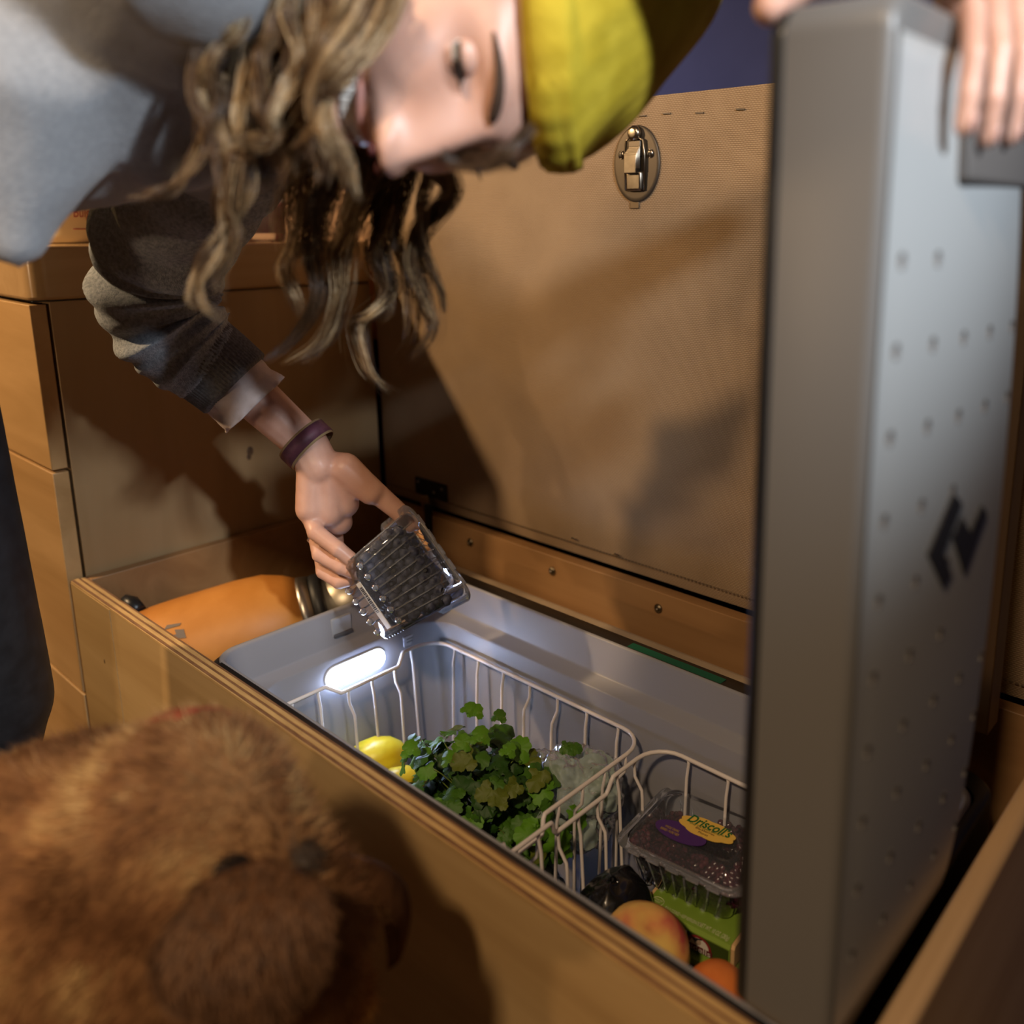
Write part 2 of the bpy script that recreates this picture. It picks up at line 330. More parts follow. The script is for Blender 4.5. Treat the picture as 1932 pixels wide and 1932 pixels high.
# ------------------------------------------------------------------ burlap covered seat lid, standing open against the wall
lid = thing('upholstered_seat_lid', 'tan burlap covered seat lid with a round latch, standing open behind the fridge', 'seat lid', (-.68, .84, -.45))
def slab(x0, x1, y0, y1, z0, z1, puff, nx=40, nz=24, r=.012):
    mb = MB(); F = []
    for j in range(nz+1):
        row = []
        for i in range(nx+1):
            a, b = i/nx, j/nz; x = x0+(x1-x0)*a; z = z0+(z1-z0)*b
            e = min(min(a, 1-a)*(x1-x0), min(b, 1-b)*(z1-z0))/r; e = min(e, 1)
            y = y0+r*(1-math.sqrt(max(0, 1-(1-e)**2)))*.6
            y += -.0012*puff*noise.noise(Vector((x*9, z*9, 3)))
            row.append((x, y, z))
        F.append(row)
    vs = [p for r_ in F for p in r_]; n = nx+1; fs = [(j*n+i, j*n+i+1, (j+1)*n+i+1, (j+1)*n+i) for j in range(nz) for i in range(nx)]
    k = len(vs); vs += [(x0, y1, z0), (x1, y1, z0), (x1, y1, z1), (x0, y1, z1)]
    fs += [tuple([k, k+1]+[i for i in range(nx, -1, -1)]), tuple([k+3, k+2][::-1]+[nz*n+i for i in range(n)]), tuple([k, k+3][::-1]+[j*n for j in range(nz+1)]) , tuple([k+1, k+2]+[j*n+nx for j in range(nz, -1, -1)]), (k, k+3, k+2, k+1)]
    return mb.add(vs, fs)
build(slab(-1.2025, -.150, .820, .852, -.448, .141, 1.0), 'burlap_cover', BURLAP, lid, angle=50)
THR = mat('seam_thread', (.13, .09, .055), .9)
mb = MB(); x = -1.19
while x < -.16: mb.box(x, x+.0035, .8192, .8202, -.4305, -.4293); x += .0055
build(mb, 'seam', THR, lid, smooth=False, kind='stuff')
STAPLE = mat('staple', (.06, .05, .045), .4, .6)
for i, (u, vv) in enumerate(((1150, 229), (1212, 218), (1258, 214), (1320, 213), (1397, 206), (1105, 243), (1180, 222))):
    d = at(u, vv, 1); k = d*(.8192/d[1])
    build(MB().obox(k, (1, 0, -.05), (0, 1, 0), (0, 0, 1), .0055, .0006, .0007), 'staple', STAPLE, lid, smooth=False)
BRT = mat('bright_staple', (.8, .8, .85), .2, 1)
for (u, vv) in ((1083, 1016), (1164, 1046)):
    d = at(u, vv, 1); k = d*(.8180/d[1])
    build(MB().obox(k, (1, 0, -.05), (0, 1, 0), (0, 0, 1), .0045, .0008, .0008), 'staple', BRT, lid, smooth=False)
# ---- the latch
L = np.array((-.657, .8185, .066)); X_, Y_, Z_ = np.eye(3)
lat = build(MB().lathe(L, (0, -1, 0), [(-.002, .034), (.0006, .034), (.0014, .0328), (.0016, .03), (.0016, .001)], 48), 'latch_plate', mat('latch_plate_metal', (.11, .09, .07), .5, .8), lid)
for i, vtx in enumerate(lat.data.vertices):
    vtx.co.z = (vtx.co.z-(.45+.066))*1.28+(.45+.066)
LM = noisy(mat('latch_metal', (.45, .38, .29), .28, 1), (.24, .20, .155), (.34, .29, .23), 60)
mb = MB()
for sx in (-1, 1): mb.tube([L+(sx*.0135, -.003, -.030), L+(sx*.0145, -.004, .010), L+(sx*.0125, -.0045, .026), L+(sx*.004, -.006, .030)], [.0016]*4, 8)
build(mb, 'latch_frame', LM, lid)
mb = MB().box(-.657-.0115, -.657+.0115, .8185-.007, .8185-.001, .066-.031, .066-.008)
build(mb, 'latch_hook', LM, lid, bevel=.0035, seg=3)
mb = MB()
for k in range(5): mb.box(-.657-.0095+.0006*k, -.657+.0095, .8185-.0125+.0014*k, .8185-.0108+.0014*k, .066-.006, .066+.012+.0018*k)
mb.box(-.657-.0092, -.657+.0085, .8185-.0128, .8185-.005, .066-.011, .066+.010)
build(mb, 'latch_lever', LM, lid, bevel=.0007)
mb = MB().box(-.657-.0085, -.657+.0095, .8185-.006, .8185-.002, .066+.008, .066+.026)
build(mb, 'latch_slot', mat('latch_recess', (.12, .10, .08), .4, .9), lid, bevel=.001)
build(MB().lathe(L+(0, -.0015, .034), (0, -1, 0), [(0, .009), (.005, .0088), (.0075, .007), (.008, .004)], 20), 'latch_pivot', LM, lid)
build(MB().obox(L+(-.003, .0005, -.046), X_, Y_, Z_, .007, .0008, .005), 'latch_tongue', mat('tongue_metal', (.15, .11, .07), .5, .7), lid, bevel=.002)
for sx in (-.0215, .0215):
    s_ = build(MB().ell(L+(sx, -.002, .011), (.0048, .0030, .0052), nu=14, nv=8), 'latch_screw', LM, lid)
    m2 = MB(); m2.obox(L+(sx, -.005, .011), (1, 0, 1), (0, 1, 0), (-1, 0, 1), .0028, .0003, .0004); m2.obox(L+(sx, -.005, .011), (-1, 0, 1), (0, 1, 0), (1, 0, 1), .0028, .0003, .0004)
    build(m2, 'screw_cross', INK, s_, smooth=False)
# ---- corner hinge at the left
hm = mat('hinge_metal', (.03, .032, .035), .4, .6)
h = build(MB().box(-1.108, -1.030, .8165, .8195, -.428, -.401), 'hinge_leaf', hm, lid, bevel=.001)
for x, z in ((-1.099, -.408), (-1.060, -.418), (-1.040, -.409)): build(MB().ell((x, .8160, z), (.0026, .0014, .0026), nu=10, nv=6), 'hinge_screw', mat('screw_grey', (.4, .42, .42), .3, 1), h)
h2 = build(MB().obox((-1.074, .810, -.441), (1, 0, .25), (0, 1, .3), (-.25, 0, 1), .010, .0015, .016), 'hinge_arm', mat('hinge_brass', (.42, .30, .14), .4, .8), lid, bevel=.001)
build(MB().obox((-1.055, .800, -.462), (1, 0, 0), (0, 1, 0), (0, 0, 1), .006, .004, .03), 'hinge_leg', hm, lid, bevel=.001)

# ------------------------------------------------------------------ drawer cabinet on the left
cab = thing('drawer_cabinet', 'maple drawer cabinet left of the bench, under the wooden counter', 'cabinet', (-1.6, .36, -Z0))
build(MB().box(-2.1, -1.2030, .3680, .8185, -Z0+.02, -.0980), 'side_panel', SIDE, cab, bevel=.001)
for z0_, z1_ in ((-.3055, -.1010), (-.6080, -.3095), (-.875, -.6120)):
    build(MB().box(-2.09, -1.2045, .3470, .3650, z0_, z1_), 'drawer_front', MAPLE, cab, bevel=.0012)
    pass
for (u, vv, s_) in ((472, 851, 5), (470, 862, 3.4)):
    d = at(u, vv, 1); k = d*(-1.2029/d[0])
    build(MB().ell(k, (.0004, .0010*s_, .0014*s_)), 'knot', noisy(mat('side_knot', (.09, .045, .02), .6), (.06, .03, .012), (.14, .075, .035), 300), cab)
mb = MB()
x1 = -1.1975; r = .022; pts = []
for q in np.linspace(0, PI/2, 8): pts.append((x1-r+r*math.cos(q), .347+r-r*math.sin(q)))
poly = [(x1, .8185)] + pts + [(-2.12, .347), (-2.12, .8185)]
mb.rings([[(x, y, z) for x, y in poly] for z in (-.0960, -.032)])
build(mb, 'countertop', COUNTER, base=(-1.6, .5, -.096), bevel=.004, seg=3, label='thick rounded wooden countertop on the drawer cabinet, carrying the yogurt tub', cat='countertop')
# seam line strip between the counter and the cabinet (dark gap)
build(MB().box(-2.08, -1.206, .352, .8180, -.0978, -.0962), 'shadow_gap', INK, cab, smooth=False)

# ------------------------------------------------------------------ post at the right, behind the fridge lid
build(MB().box(-.33, -.190, .745, .775, -.4498, .135), 'plywood_post', wood('post_wood', (.23, .145, .07), (.17, .10, .045), 2), base=(-.26, .76, -.45), bevel=.001, label='brown plywood post behind the raised fridge lid', cat='post')
pb = thing('tube_handle', 'slanted slate blue metal tube with a dark rubber end cap at the right edge', 'tube', tuple(at(1893, 1447, .93)))
a_, b_ = at(1900, 1400, .93), at(1975, 1060, .93)
build(MB().tube([a_, b_], .0125, 16), 'tube', mat('blue_tube', (.10, .10, .26), .35, .5), pb)
build(MB().tube([at(1890, 1447, .93), at(1892, 1436, .93), a_+(b_-a_)*.02], [.0115, .0145, .0145], 16), 'end_cap', mat('rubber_cap', (.03, .03, .04), .6), pb)
# ================================================================== the car fridge
fr = thing('car_fridge', 'black cased car fridge with pale grey liner, lit inside, lid raised on the right', 'fridge', (-.55, .53, -.88))
def rrect(x0, x1, y0, y1, r, z, n=8):
    out = []
    for cx, cy, a0 in ((x1-r, y1-r, 0), (x0+r, y1-r, PI/2), (x0+r, y0+r, PI), (x1-r, y0+r, 3*PI/2)):
        for k in range(n+1): q = a0+PI/2*k/n; out.append((cx+r*math.cos(q), cy+r*math.sin(q), z))
    return out
XL, XR, YF, YB = -.893, -.165, .3685, .708
mb = MB().rings([rrect(XL, XR, YF, YB, .03, -.879), rrect(XL, XR, YF, YB, .03, -.470), rrect(XL+.0015, XR, YF, YB-.0015, .03, -.4655),
                 rrect(XL+.004, XR-.003, YF+.003, YB-.004, .028, -.4635), rrect(XL+.009, XR-.009, YF+.0085, YB-.024, .024, -.4625), rrect(XL+.009, XR-.009, YF+.0085, YB-.024, .024, -.52)], caps=(True, False))
build(mb, 'outer_case', CASE, fr, angle=60)
lx0, lx1, ly0, ly1 = XL+.002, XR-.010, YF+.0098, YB-.026
mb = MB().rings([rrect(lx0-.001, lx1, ly0, ly1, .028, -.4660), rrect(lx0-.0005, lx1, ly0, ly1, .028, -.4612), rrect(lx0+.001, lx1-.001, ly0+.001, ly1-.001, .028, -.4596), rrect(lx0+.006, lx1-.003, ly0+.003, ly1-.0025, .028, -.4594),
                 rrect(lx0+.0085, lx1-.005, ly0+.004, ly1-.004, .028, -.4625), rrect(lx0+.0115, lx1-.008, ly0+.007, ly1-.0075, .030, -.500), rrect(lx0+.013, lx1-.009, ly0+.008, ly1-.009, .030, -.5035),
                 rrect(lx0+.026, lx1-.022, ly0+.022, ly1-.026, .045, -.5065), rrect(lx0+.0275, lx1-.0235, ly0+.0235, ly1-.0275, .045, -.509), rrect(lx0+.030, lx1-.026, ly0+.026, ly1-.030, .045, -.56),
                 rrect(lx0+.034, lx1-.030, ly0+.030, ly1-.034, .045, -.845), rrect(lx0+.04, lx1-.04, ly0+.04, ly1-.04, .04, -.85)], caps=(False, True))
build(mb, 'liner', LINER, fr, angle=70)
build(MB().box(XL+.03, XR-.02, YF+.004, YF+.0100, -.4600, -.4585), 'front_seal', CASE, fr, bevel=.001)
WX = lx0+.0290    # inner left wall at lamp height
# lamp bar
def stadium(cx, y0, y1, z, r, dx, n=10, tilt=0):
    out = []
    for k in range(n+1): q = -PI/2+PI*k/n; out.append((cx+dx, y1-r+r*math.cos(q), z+r*math.sin(q)+tilt))
    for k in range(n+1): q = PI/2+PI*k/n; out.append((cx+dx, y0+r+r*math.cos(q), z+r*math.sin(q)))
    return out
LEDM = bpy.data.materials.new('lamp_glow'); LEDM.use_nodes = True
nn = LEDM.node_tree.nodes; nn.clear(); oo = nn.new('ShaderNodeOutputMaterial'); em = nn.new('ShaderNodeEmission'); em.inputs[0].default_value = (.55, .68, 1, 1); em.inputs[1].default_value = 60; LEDM.node_tree.links.new(em.outputs[0], oo.inputs[0])
mb = MB().rings([stadium(WX-.002, .493, .578, -.5315, .0145, 0), stadium(WX-.002, .493, .578, -.5315, .0145, .003)])
lb = build(mb, 'lamp_housing', mat('lamp_housing', (.7, .72, .76), .3), fr, bevel=.001)
mb = MB().rings([stadium(WX+.001, .4965, .5745, -.5315, .0115, 0), stadium(WX+.001, .4965, .5745, -.5315, .0115, .003), stadium(WX+.001, .4985, .5725, -.5315, .0095, .0045)])
build(mb, 'lamp_lens', LEDM, lb)
# catch notch, label, green strip
nx = lx0+.010
n_ = build(MB().box(nx-.003, nx+.0012, .518, .546, -.492, -.468), 'catch_recess', mat('recess_grey', (.36, .37, .40), .5), fr, bevel=.002)
build(MB().box(nx, nx+.0032, .520, .545, -.4925, -.488), 'catch_lip', mat('recess_dark', (.08, .08, .09), .6), n_, bevel=.0008)
lbm = mat('rating_label', (.62, .66, .76), .5)
d = at(757, 1217, 1); k = d*((WX-.0005)/d[0])
lab = build(MB().box(WX-.001, WX+.0006, .606, .634, -.5325, -.5195), 'rating_label', lbm, fr, smooth=False)
for z in (-.5235, -.5275): build(MB().box(WX, WX+.0009, .610, .630, z-.0008, z+.0008), 'print_line', mat('print_grey', (.2, .22, .28), .6), lab, smooth=False)
build(MB().box(-.560, -.436, .6865, .6975, -.4640, -.4625), 'green_strip', mat('green_tape', (.0, .10, .055), .5), fr, smooth=False)
# ---- raised lid
ld0x, ld1x, ldy0, ldy1, ldz0, ldz1 = -.2105, -.1560, .362, .528, -.447, .096
def lidring(x, ins, zt=0):
    r = .016; y0, y1, z0, z1 = ldy0+ins, ldy1-ins, ldz0+ins, ldz1-ins
    out = []
    for cy, cz, a0 in ((y1-r, z1-r, 0), (y0+r, z1-r, PI/2), (y0+r, z0+r, PI), (y1-r, z0+r, 3*PI/2)):
        for k in range(9): q = a0+PI/2*k/8; out.append((x, cy+r*math.cos(q), cz+r*math.sin(q)))
    return out
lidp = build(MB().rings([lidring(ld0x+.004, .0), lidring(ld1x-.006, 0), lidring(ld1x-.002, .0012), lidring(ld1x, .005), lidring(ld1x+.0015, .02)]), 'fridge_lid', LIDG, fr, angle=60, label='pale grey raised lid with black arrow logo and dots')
build(MB().rings([lidring(ld0x-.004, .004), lidring(ld0x-.0035, .001), lidring(ld0x+.004, .0)]), 'gasket', CASE, lidp)
# crowned outer panel with the dotted pattern
mb = MB(); rg = []
def crown(y, z):
    a = (y-.37)/(.75-.37); b = (z+.18)/.26
    a = max(0, min(1, a)); return ld1x+.001+.016*math.sin(a*PI)**.8*max(0, 1-b*b)**.6
NY, NZ = 24, 48; ys = np.linspace(.366, .5245, NY); zs = np.linspace(-.435, .078, NZ)
vs = [(crown(y, z), y, z) for z in zs for y in ys]; fs = [(j*NY+i, j*NY+i+1, (j+1)*NY+i+1, (j+1)*NY+i) for j in range(NZ-1) for i in range(NY-1)]
k0 = len(vs); vs += [(ld1x-.004, y, z) for z in (zs[0], zs[-1]) for y in ys]
fs += [(i, k0+i, k0+i+1, i+1) for i in range(NY-1)] + [((NZ-1)*NY+i+1, k0+NY+i+1, k0+NY+i, (NZ-1)*NY+i) for i in range(NY-1)]
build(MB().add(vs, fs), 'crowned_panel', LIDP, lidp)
DOT = mat('dimple_grey', (.16, .15, .145), .6)
md = MB()
for j in range(10):
    for i in range(5):
        y = .381+i*.0345; z = -.0165-j*.0408
        if z > -.05 and i > 1: continue
        if .43 < y and -.235 < z < -.115 and i > 2: continue
        md.ell((crown(y, z), y, z), (.0009, .0034, .0044), nu=8, nv=4)
build(md, 'dimples', DOT, lidp, kind='stuff')
# logo: two interlocking slanted strokes
def yz(u, v_):
    d = at(u, v_, 1); k = d*((ld1x+.0135)/d[0]); return k[1], k[2]
def plate(pts, name, m):
    P = [yz(*p) for p in pts]; mb = MB(); a = [(crown(y, z)+.0012, y, z) for y, z in P]; b = [(crown(y, z)-.002, y, z) for y, z in P]
    mb.rings([b, a]); return build(mb, name, m, lidp, smooth=False)
plate([(1803, 930), (1815, 950), (1786, 1045), (1797, 1085), (1785, 1112), (1763, 1048)], 'logo_stroke', INK)
plate([(1815, 976), (1826, 1004), (1846, 952), (1853, 968), (1817, 1083), (1800, 1014)], 'logo_stroke', INK)
# latch recess on the outer face, below her fingers
build(MB().box(ld1x-.002, ld1x+.0125, .432, .552, .0195, .066), 'lid_handle', mat('handle_grey', (.13, .115, .105), .5), lidp, bevel=.003, seg=3)
build(MB().box(ld0x, ld1x-.004, ldy0+.03, ldy1-.03, -.458, -.446), 'lid_hinge', CASE, lidp, bevel=.003)

# ------------------------------------------------------------------ wire baskets
def basket(x0, x1, y0, y1, ztop, zbot, jog, nleft, nback, label, rr=.0022, ledside=False):
    t = thing('wire_basket', label, 'basket', ((x0+x1)/2, (y0+y1)/2, zbot), 'white wire baskets in the fridge')
    r = .032; path = []
    def zj(side, s): return jog(side, s)
    # walk: right side up (+y), back (-x), left (-y), front (+x)
    def corner(cx, cy, a0): return [(cx+r*math.cos(a0+PI/2*k/6), cy+r*math.sin(a0+PI/2*k/6), ztop) for k in range(7)]
    path += corner(x1-r, y1-r, 0)
    path += corner(x0+r, y1-r, PI/2)
    for s in np.linspace(y1-r, y0+r, 64)[1:-1]:
        dx, dz = zj('left', s); path.append((x0+dx, s, ztop+dz))
    path += corner(x0+r, y0+r, PI)
    path += corner(x1-r, y0+r, 3*PI/2)
    for s in np.linspace(y0+r, y1-r, 64)[1:-1]:
        dx, dz = zj('right', s); path.append((x1+dx, s, ztop+dz))
    build(MB().tube(path, rr, 10, loop=True), 'rim', WIRE, t)
    sh = .010
    def wire(xa, ya, za, ix, iy, kink):
        # from the rim down to the floor of the basket; kink: the wire bows inward below the rim
        p = [(xa, ya, za+.001)]
        p += [(xa-ix*.001, ya-iy*.001, za-.006)]
        if kink: p += [(xa, ya, za-.018), (xa+ix*.009, ya+iy*.009, za-.030), (xa+ix*.010, ya+iy*.010, za-.040)]
        else: p += [(xa+ix*.002, ya+iy*.002, za-.02)]
        p += [(xa+ix*.014, ya+iy*.014, zbot+.01), (xa+ix*.022, ya+iy*.022, zbot)]
        return p
    out = []
    for i in range(nleft):
        s = y0+.036+(y1-y0-.072)*i/(nleft-1)
        for side, xs, ix in (('left', x0, 1), ('right', x1, -1)):
            dx, dz = zj(side, s)
            out.append(wire(xs+dx, s, ztop+dz, ix, 0, i % 2 == (0 if side == 'left' else 1)))
    for i in range(nback):
        s = x0+.040+(x1-x0-.08)*i/(nback-1)
        for ys_, iy in ((y1, -1), (y0, 1)):
            out.append(wire(s, ys_, ztop, 0, iy, (i == nback//2 or i == nback//2+1) and nback > 5))
    for p in out: build(MB().tube(p, rr*.8, 6), 'wire', WIRE, t)
    base = [(x0+.022+(x1-x0-.044)*a, y0+.022+(y1-y0-.044)*b, zbot) for a, b in ((0, 0), (1, 0), (1, 1), (0, 1))]
    build(MB().tube(base, rr, 6, loop=True), 'floor_frame', WIRE, t)
    for i in range(1, 8):
        s = x0+.022+(x1-x0-.044)*i/8
        build(MB().tube([(s, y0+.022, zbot), (s, y1-.022, zbot)], rr*.8, 6), 'floor_wire', WIRE, t)
    return t
def step(s, a, b, w=.008):
    f = lambda q: max(0, min(1, q)); return f((s-a)/w)*f((b-s)/w)
B1 = basket(-.848, -.497, .408, .643, -.530, -.815, lambda side, s: ((.010*step(s, .486, .594, .014), -.010*step(s, .486, .594, .014)) if side == 'left' else (.004*step(s, .30, .490, .006), -.015*step(s, .30, .490, .006))), 6, 7, 'larger white wire basket under the fridge lamp, holding the cilantro and lemons')
B2 = basket(-.484, -.215, .408, .643, -.530, -.815, lambda side, s: ((-.002*step(s, .487, .572, .006), -.016*step(s, .487, .572, .006)) if side == 'left' else (0, 0)), 7, 5, 'smaller white wire basket beside the raised lid, holding blackberries and fruit')
# ================================================================== food in the fridge
PLAST = film('clear_plastic', (.8, .85, 1), .95, .05, (.95, .965, .98), 1.36)
PLAST2 = film('clear_plastic_ridge', (.85, .9, 1), .86, .08)
def frustum(C_, A, B, H, a0, b0, a1, b1, h, r0=.010, r1=.014, n=6):
    """rounded rectangle rings from the base (half sizes a0, b0) up to the rim (a1, b1)"""
    def ring(a, b, r, hh):
        out = []
        for sx, sy, q0 in ((1, 1, 0), (-1, 1, PI/2), (-1, -1, PI), (1, -1, 3*PI/2)):
            for k in range(n+1):
                q = q0+PI/2*k/n; out.append(C_+A*((a-r)*sx+r*math.cos(q))+B*((b-r)*sy+r*math.sin(q))+H*hh)
        return out
    return ring
def clamshell(name, label, C_, A, B, H, a0, b0, a1, b1, h, lidh, ribs=5):
    """C_: centre of the base"""
    A, B, H = unit(A), unit(B), unit(H)
    t = thing(name, label, 'container', C_)
    R_ = frustum(C_, A, B, H, a0, b0, a1, b1, h)
    mb = MB().rings([R_(a0-.004, b0-.004, .008, 0), R_(a0, b0, .010, .002), R_(a1-.006, b1-.006, .014, h-.003), R_(a1-.005, b1-.005, .014, h)], caps=(True, False))
    build(mb, 'tray', PLAST, t)
    mb = MB().rings([R_(a1-.006, b1-.006, .014, h), R_(a1+.002, b1+.002, .016, h), R_(a1+.003, b1+.003, .016, h+.0012), R_(a1+.002, b1+.002, .016, h+.003), R_(a1-.005, b1-.005, .014, h+.003)], caps=(False, False))
    build(mb, 'rim_flange', PLAST2, t)
    mb = MB().rings([R_(a1-.006, b1-.006, .014, h+.002), R_(a1-.012, b1-.012, .012, h+lidh-.002), R_(a1-.016, b1-.016, .010, h+lidh), R_(a1-.020, b1-.020, .010, h+lidh), R_(a1-.022, b1-.022, .010, h+lidh-.0018)], caps=(False, True))
    build(mb, 'lid', PLAST, t)
    # moulded ribs up the walls and feet round the base
    for sd in (-1, 1):
        for i in range(ribs):
            f = -1+2*(i+.5)/ribs
            build(MB().tube([C_+A*(a0-.008)*f+B*sd*(b0+.0002)+H*.002, C_+A*(a1-.012)*f+B*sd*(b1-.0058)+H*(h-.004)], .0011, 5), 'rib', PLAST2, t)
        for i in range(max(3, ribs-1)):
            f = -1+2*(i+.5)/max(3, ribs-1)
            build(MB().tube([C_+B*(b0-.008)*f+A*sd*(a0+.0002)+H*.002, C_+B*(b1-.012)*f+A*sd*(a1-.0058)+H*(h-.004)], .0011, 5), 'rib', PLAST2, t)
    for i in range(6):
        f = -1+2*(i+.5)/6
        for sd in (-1, 1): build(MB().ell(C_+A*a0*f*.9+B*sd*(b0-.003), (.0045, .0045, .0035), (A, B, H), 8, 6), 'foot', PLAST2, t)
    for i in range(5):
        f = -1+2*(i+.5)/5
        build(MB().obox(C_+A*a1*f*.8+B*-(b1+.0035)+H*(h+.002), A, B, H, .007, .0018, .0012), 'hinge_tab', PLAST2, t, bevel=.0006)
    return t
# ---- blueberries in her hand
bA = cdir(.57, .82, 0); th = math.radians(40)
bH = unit(cdir(.82*math.cos(th), -.57*math.cos(th), math.sin(th))); bB = unit(np.cross(bH, bA))
if np.dot(bB, FWD) < 0: bB = -bB
bCf = at(828, 1040, .958)+bB*.050; bC = bCf-bH*.076
blue = clamshell('berry_clamshell', 'clear plastic clamshell of blueberries held tilted in the left hand', bC, bA, bB, bH, .047, .040, .062, .050, .076, .012, 8)
lbl = build(MB().obox(bC+bA*.008-bB*.004-bH*.0008, bA, bB, bH, .030, .0065, .0004), 'barcode_label', PAPER, blue, smooth=False)
rb = random.Random(3); q = -.024
while q < .010:
    w_ = rb.choice((.0005, .0008, .0012)); build(MB().obox(bC+bA*(.008+q)-bB*.004-bH*.0013, bA, bB, bH, w_/2, .0045, .0002), 'bar', INK, lbl, smooth=False); q += w_+rb.choice((.0006, .0010))
text_obj('70255', 'label_digits', INK, lbl, bC+bA*.027-bB*.004-bH*.0013, -bB, bA, .006, width=.009)
BB = noisy(mat('blueberry_skin', (.02, .022, .04), .55, spec=.35), (.02, .022, .042), (.075, .085, .14), 120, bump=.2)
bmesh_b = None; slots = []
for k in range(7):
    for j in range(7):
        for i in range(8):
            s_ = (k+.5)/7; hh = .006+.064*s_; a_ = (.047+.015*s_)-.0105; b_ = (.040+.010*s_)-.0105
            x = -a_+2*a_*(i+.5*(k % 2))/7.5; y = -b_+2*b_*j/6
            if abs(y) < b_-.020 and hh < .052 and not (hh < .012): continue     # only berries near the walls and on top can be seen
            if x > a_ or hh > .066: continue
            if y > 0.018 and hh < .05: continue
            slots.append((x+rnd.uniform(-1, 1)*.0012, y+rnd.uniform(-1, 1)*.0012, hh+rnd.uniform(-1, 1)*.001))
slots = slots[:150]
for i, (x, y, z) in enumerate(slots):
    p = bC+bA*x+bB*y+bH*z
    if i == 0:
        mb = MB().ell(p, (.0074, .0074, .0064), nu=12, nv=8); b0_ = build(mb, 'blueberry', BB, base=p)
        cr = MB().lathe(p+np.array((0, 0, .006)), (0, 0, 1), [(-.0006, .0026), (.0010, .0030), (.0004, .0016)], 6)
        build(cr, 'crown', mat('berry_crown', (.01, .01, .015), .7), b0_); o = b0_
    else:
        o = b0_.copy(); C.objects.link(o); o.location = (p[0], p[1], p[2]+Z0)
        for ch in b0_.children: c2 = ch.copy(); C.objects.link(c2); c2.parent = o
    o.rotation_euler = (rnd.uniform(0, 6), rnd.uniform(0, 6), 0); s_ = rnd.uniform(.88, 1.08); o.scale = (s_, s_, s_)
    o['label'] = 'dark blueberry inside the tilted clamshell in her hand'; o['category'] = 'berry'; o['group'] = 'blueberries in the held clamshell'
# ---- sausage boxes
GRN = noisy(mat('sleeve_green', (.12, .22, .02), .45), (.18, .30, .03), (.25, .38, .05), 14, bump=.05)
DGRN = mat('sleeve_dark_green', (.05, .075, .01), .5); CREAM = mat('sleeve_cream', (.72, .46, .22), .6); LT = mat('sleeve_print', (.70, .72, .42), .6); MAR = mat('sleeve_maroon', (.13, .015, .02), .5)
WHT = mat('print_white', (.75, .70, .62), .6)
def onz(u, v_, z): d = at(u, v_, 1); return d*(z/d[2])
Xn = np.array((1., 0, 0)); Yn = np.array((0, 1., 0)); Zn = np.array((0, 0, 1.))
def emblem(t, c, ex, ey, s=1):
    # half-round emblem with a portrait and a name banner; c centre of its foot, ex along the box, ey outward
    P = lambda x, z, o: c+ex*x*s+Zn*z*s+ey*o
    def flat(pts, o, nm, m, par, th=.0003): return build(MB().rings([[P(x, z, o) for x, z in pts], [P(x, z, o+th) for x, z in pts]]), nm, m, par, smooth=False)
    arc = lambda r: [(r*1.15*math.cos(q), -.002+r*math.sin(q)) for q in np.linspace(0, PI, 18)]
    e = flat(arc(.0135), .0002, 'emblem', mat('emblem_red', (.25, .02, .025), .5), t); flat(arc(.0108), .0005, 'emblem_field', WHT, e)
    flat([(-.002+.0048*math.cos(q), .0045+.0046*math.sin(q)) for q in np.linspace(0, 2*PI, 14)[:-1]], .0008, 'portrait_face', mat('portrait_tone', (.45, .33, .24), .6), e)
    flat([(-.009, .0075), (.004, .0100), (.0035, .0085), (-.001, .0075), (-.004, .0028), (-.007, .005)], .0010, 'portrait_hair', INK, e)
    flat([(-.017, -.0085), (.017, -.0085), (.017, -.0015), (-.017, -.0015)], .0006, 'emblem_banner', MAR, e)
    text_obj('aidells', 'lettering', WHT, e, P(0, -.0050, .0009), ex, Zn, .0075*s, width=.030*s)
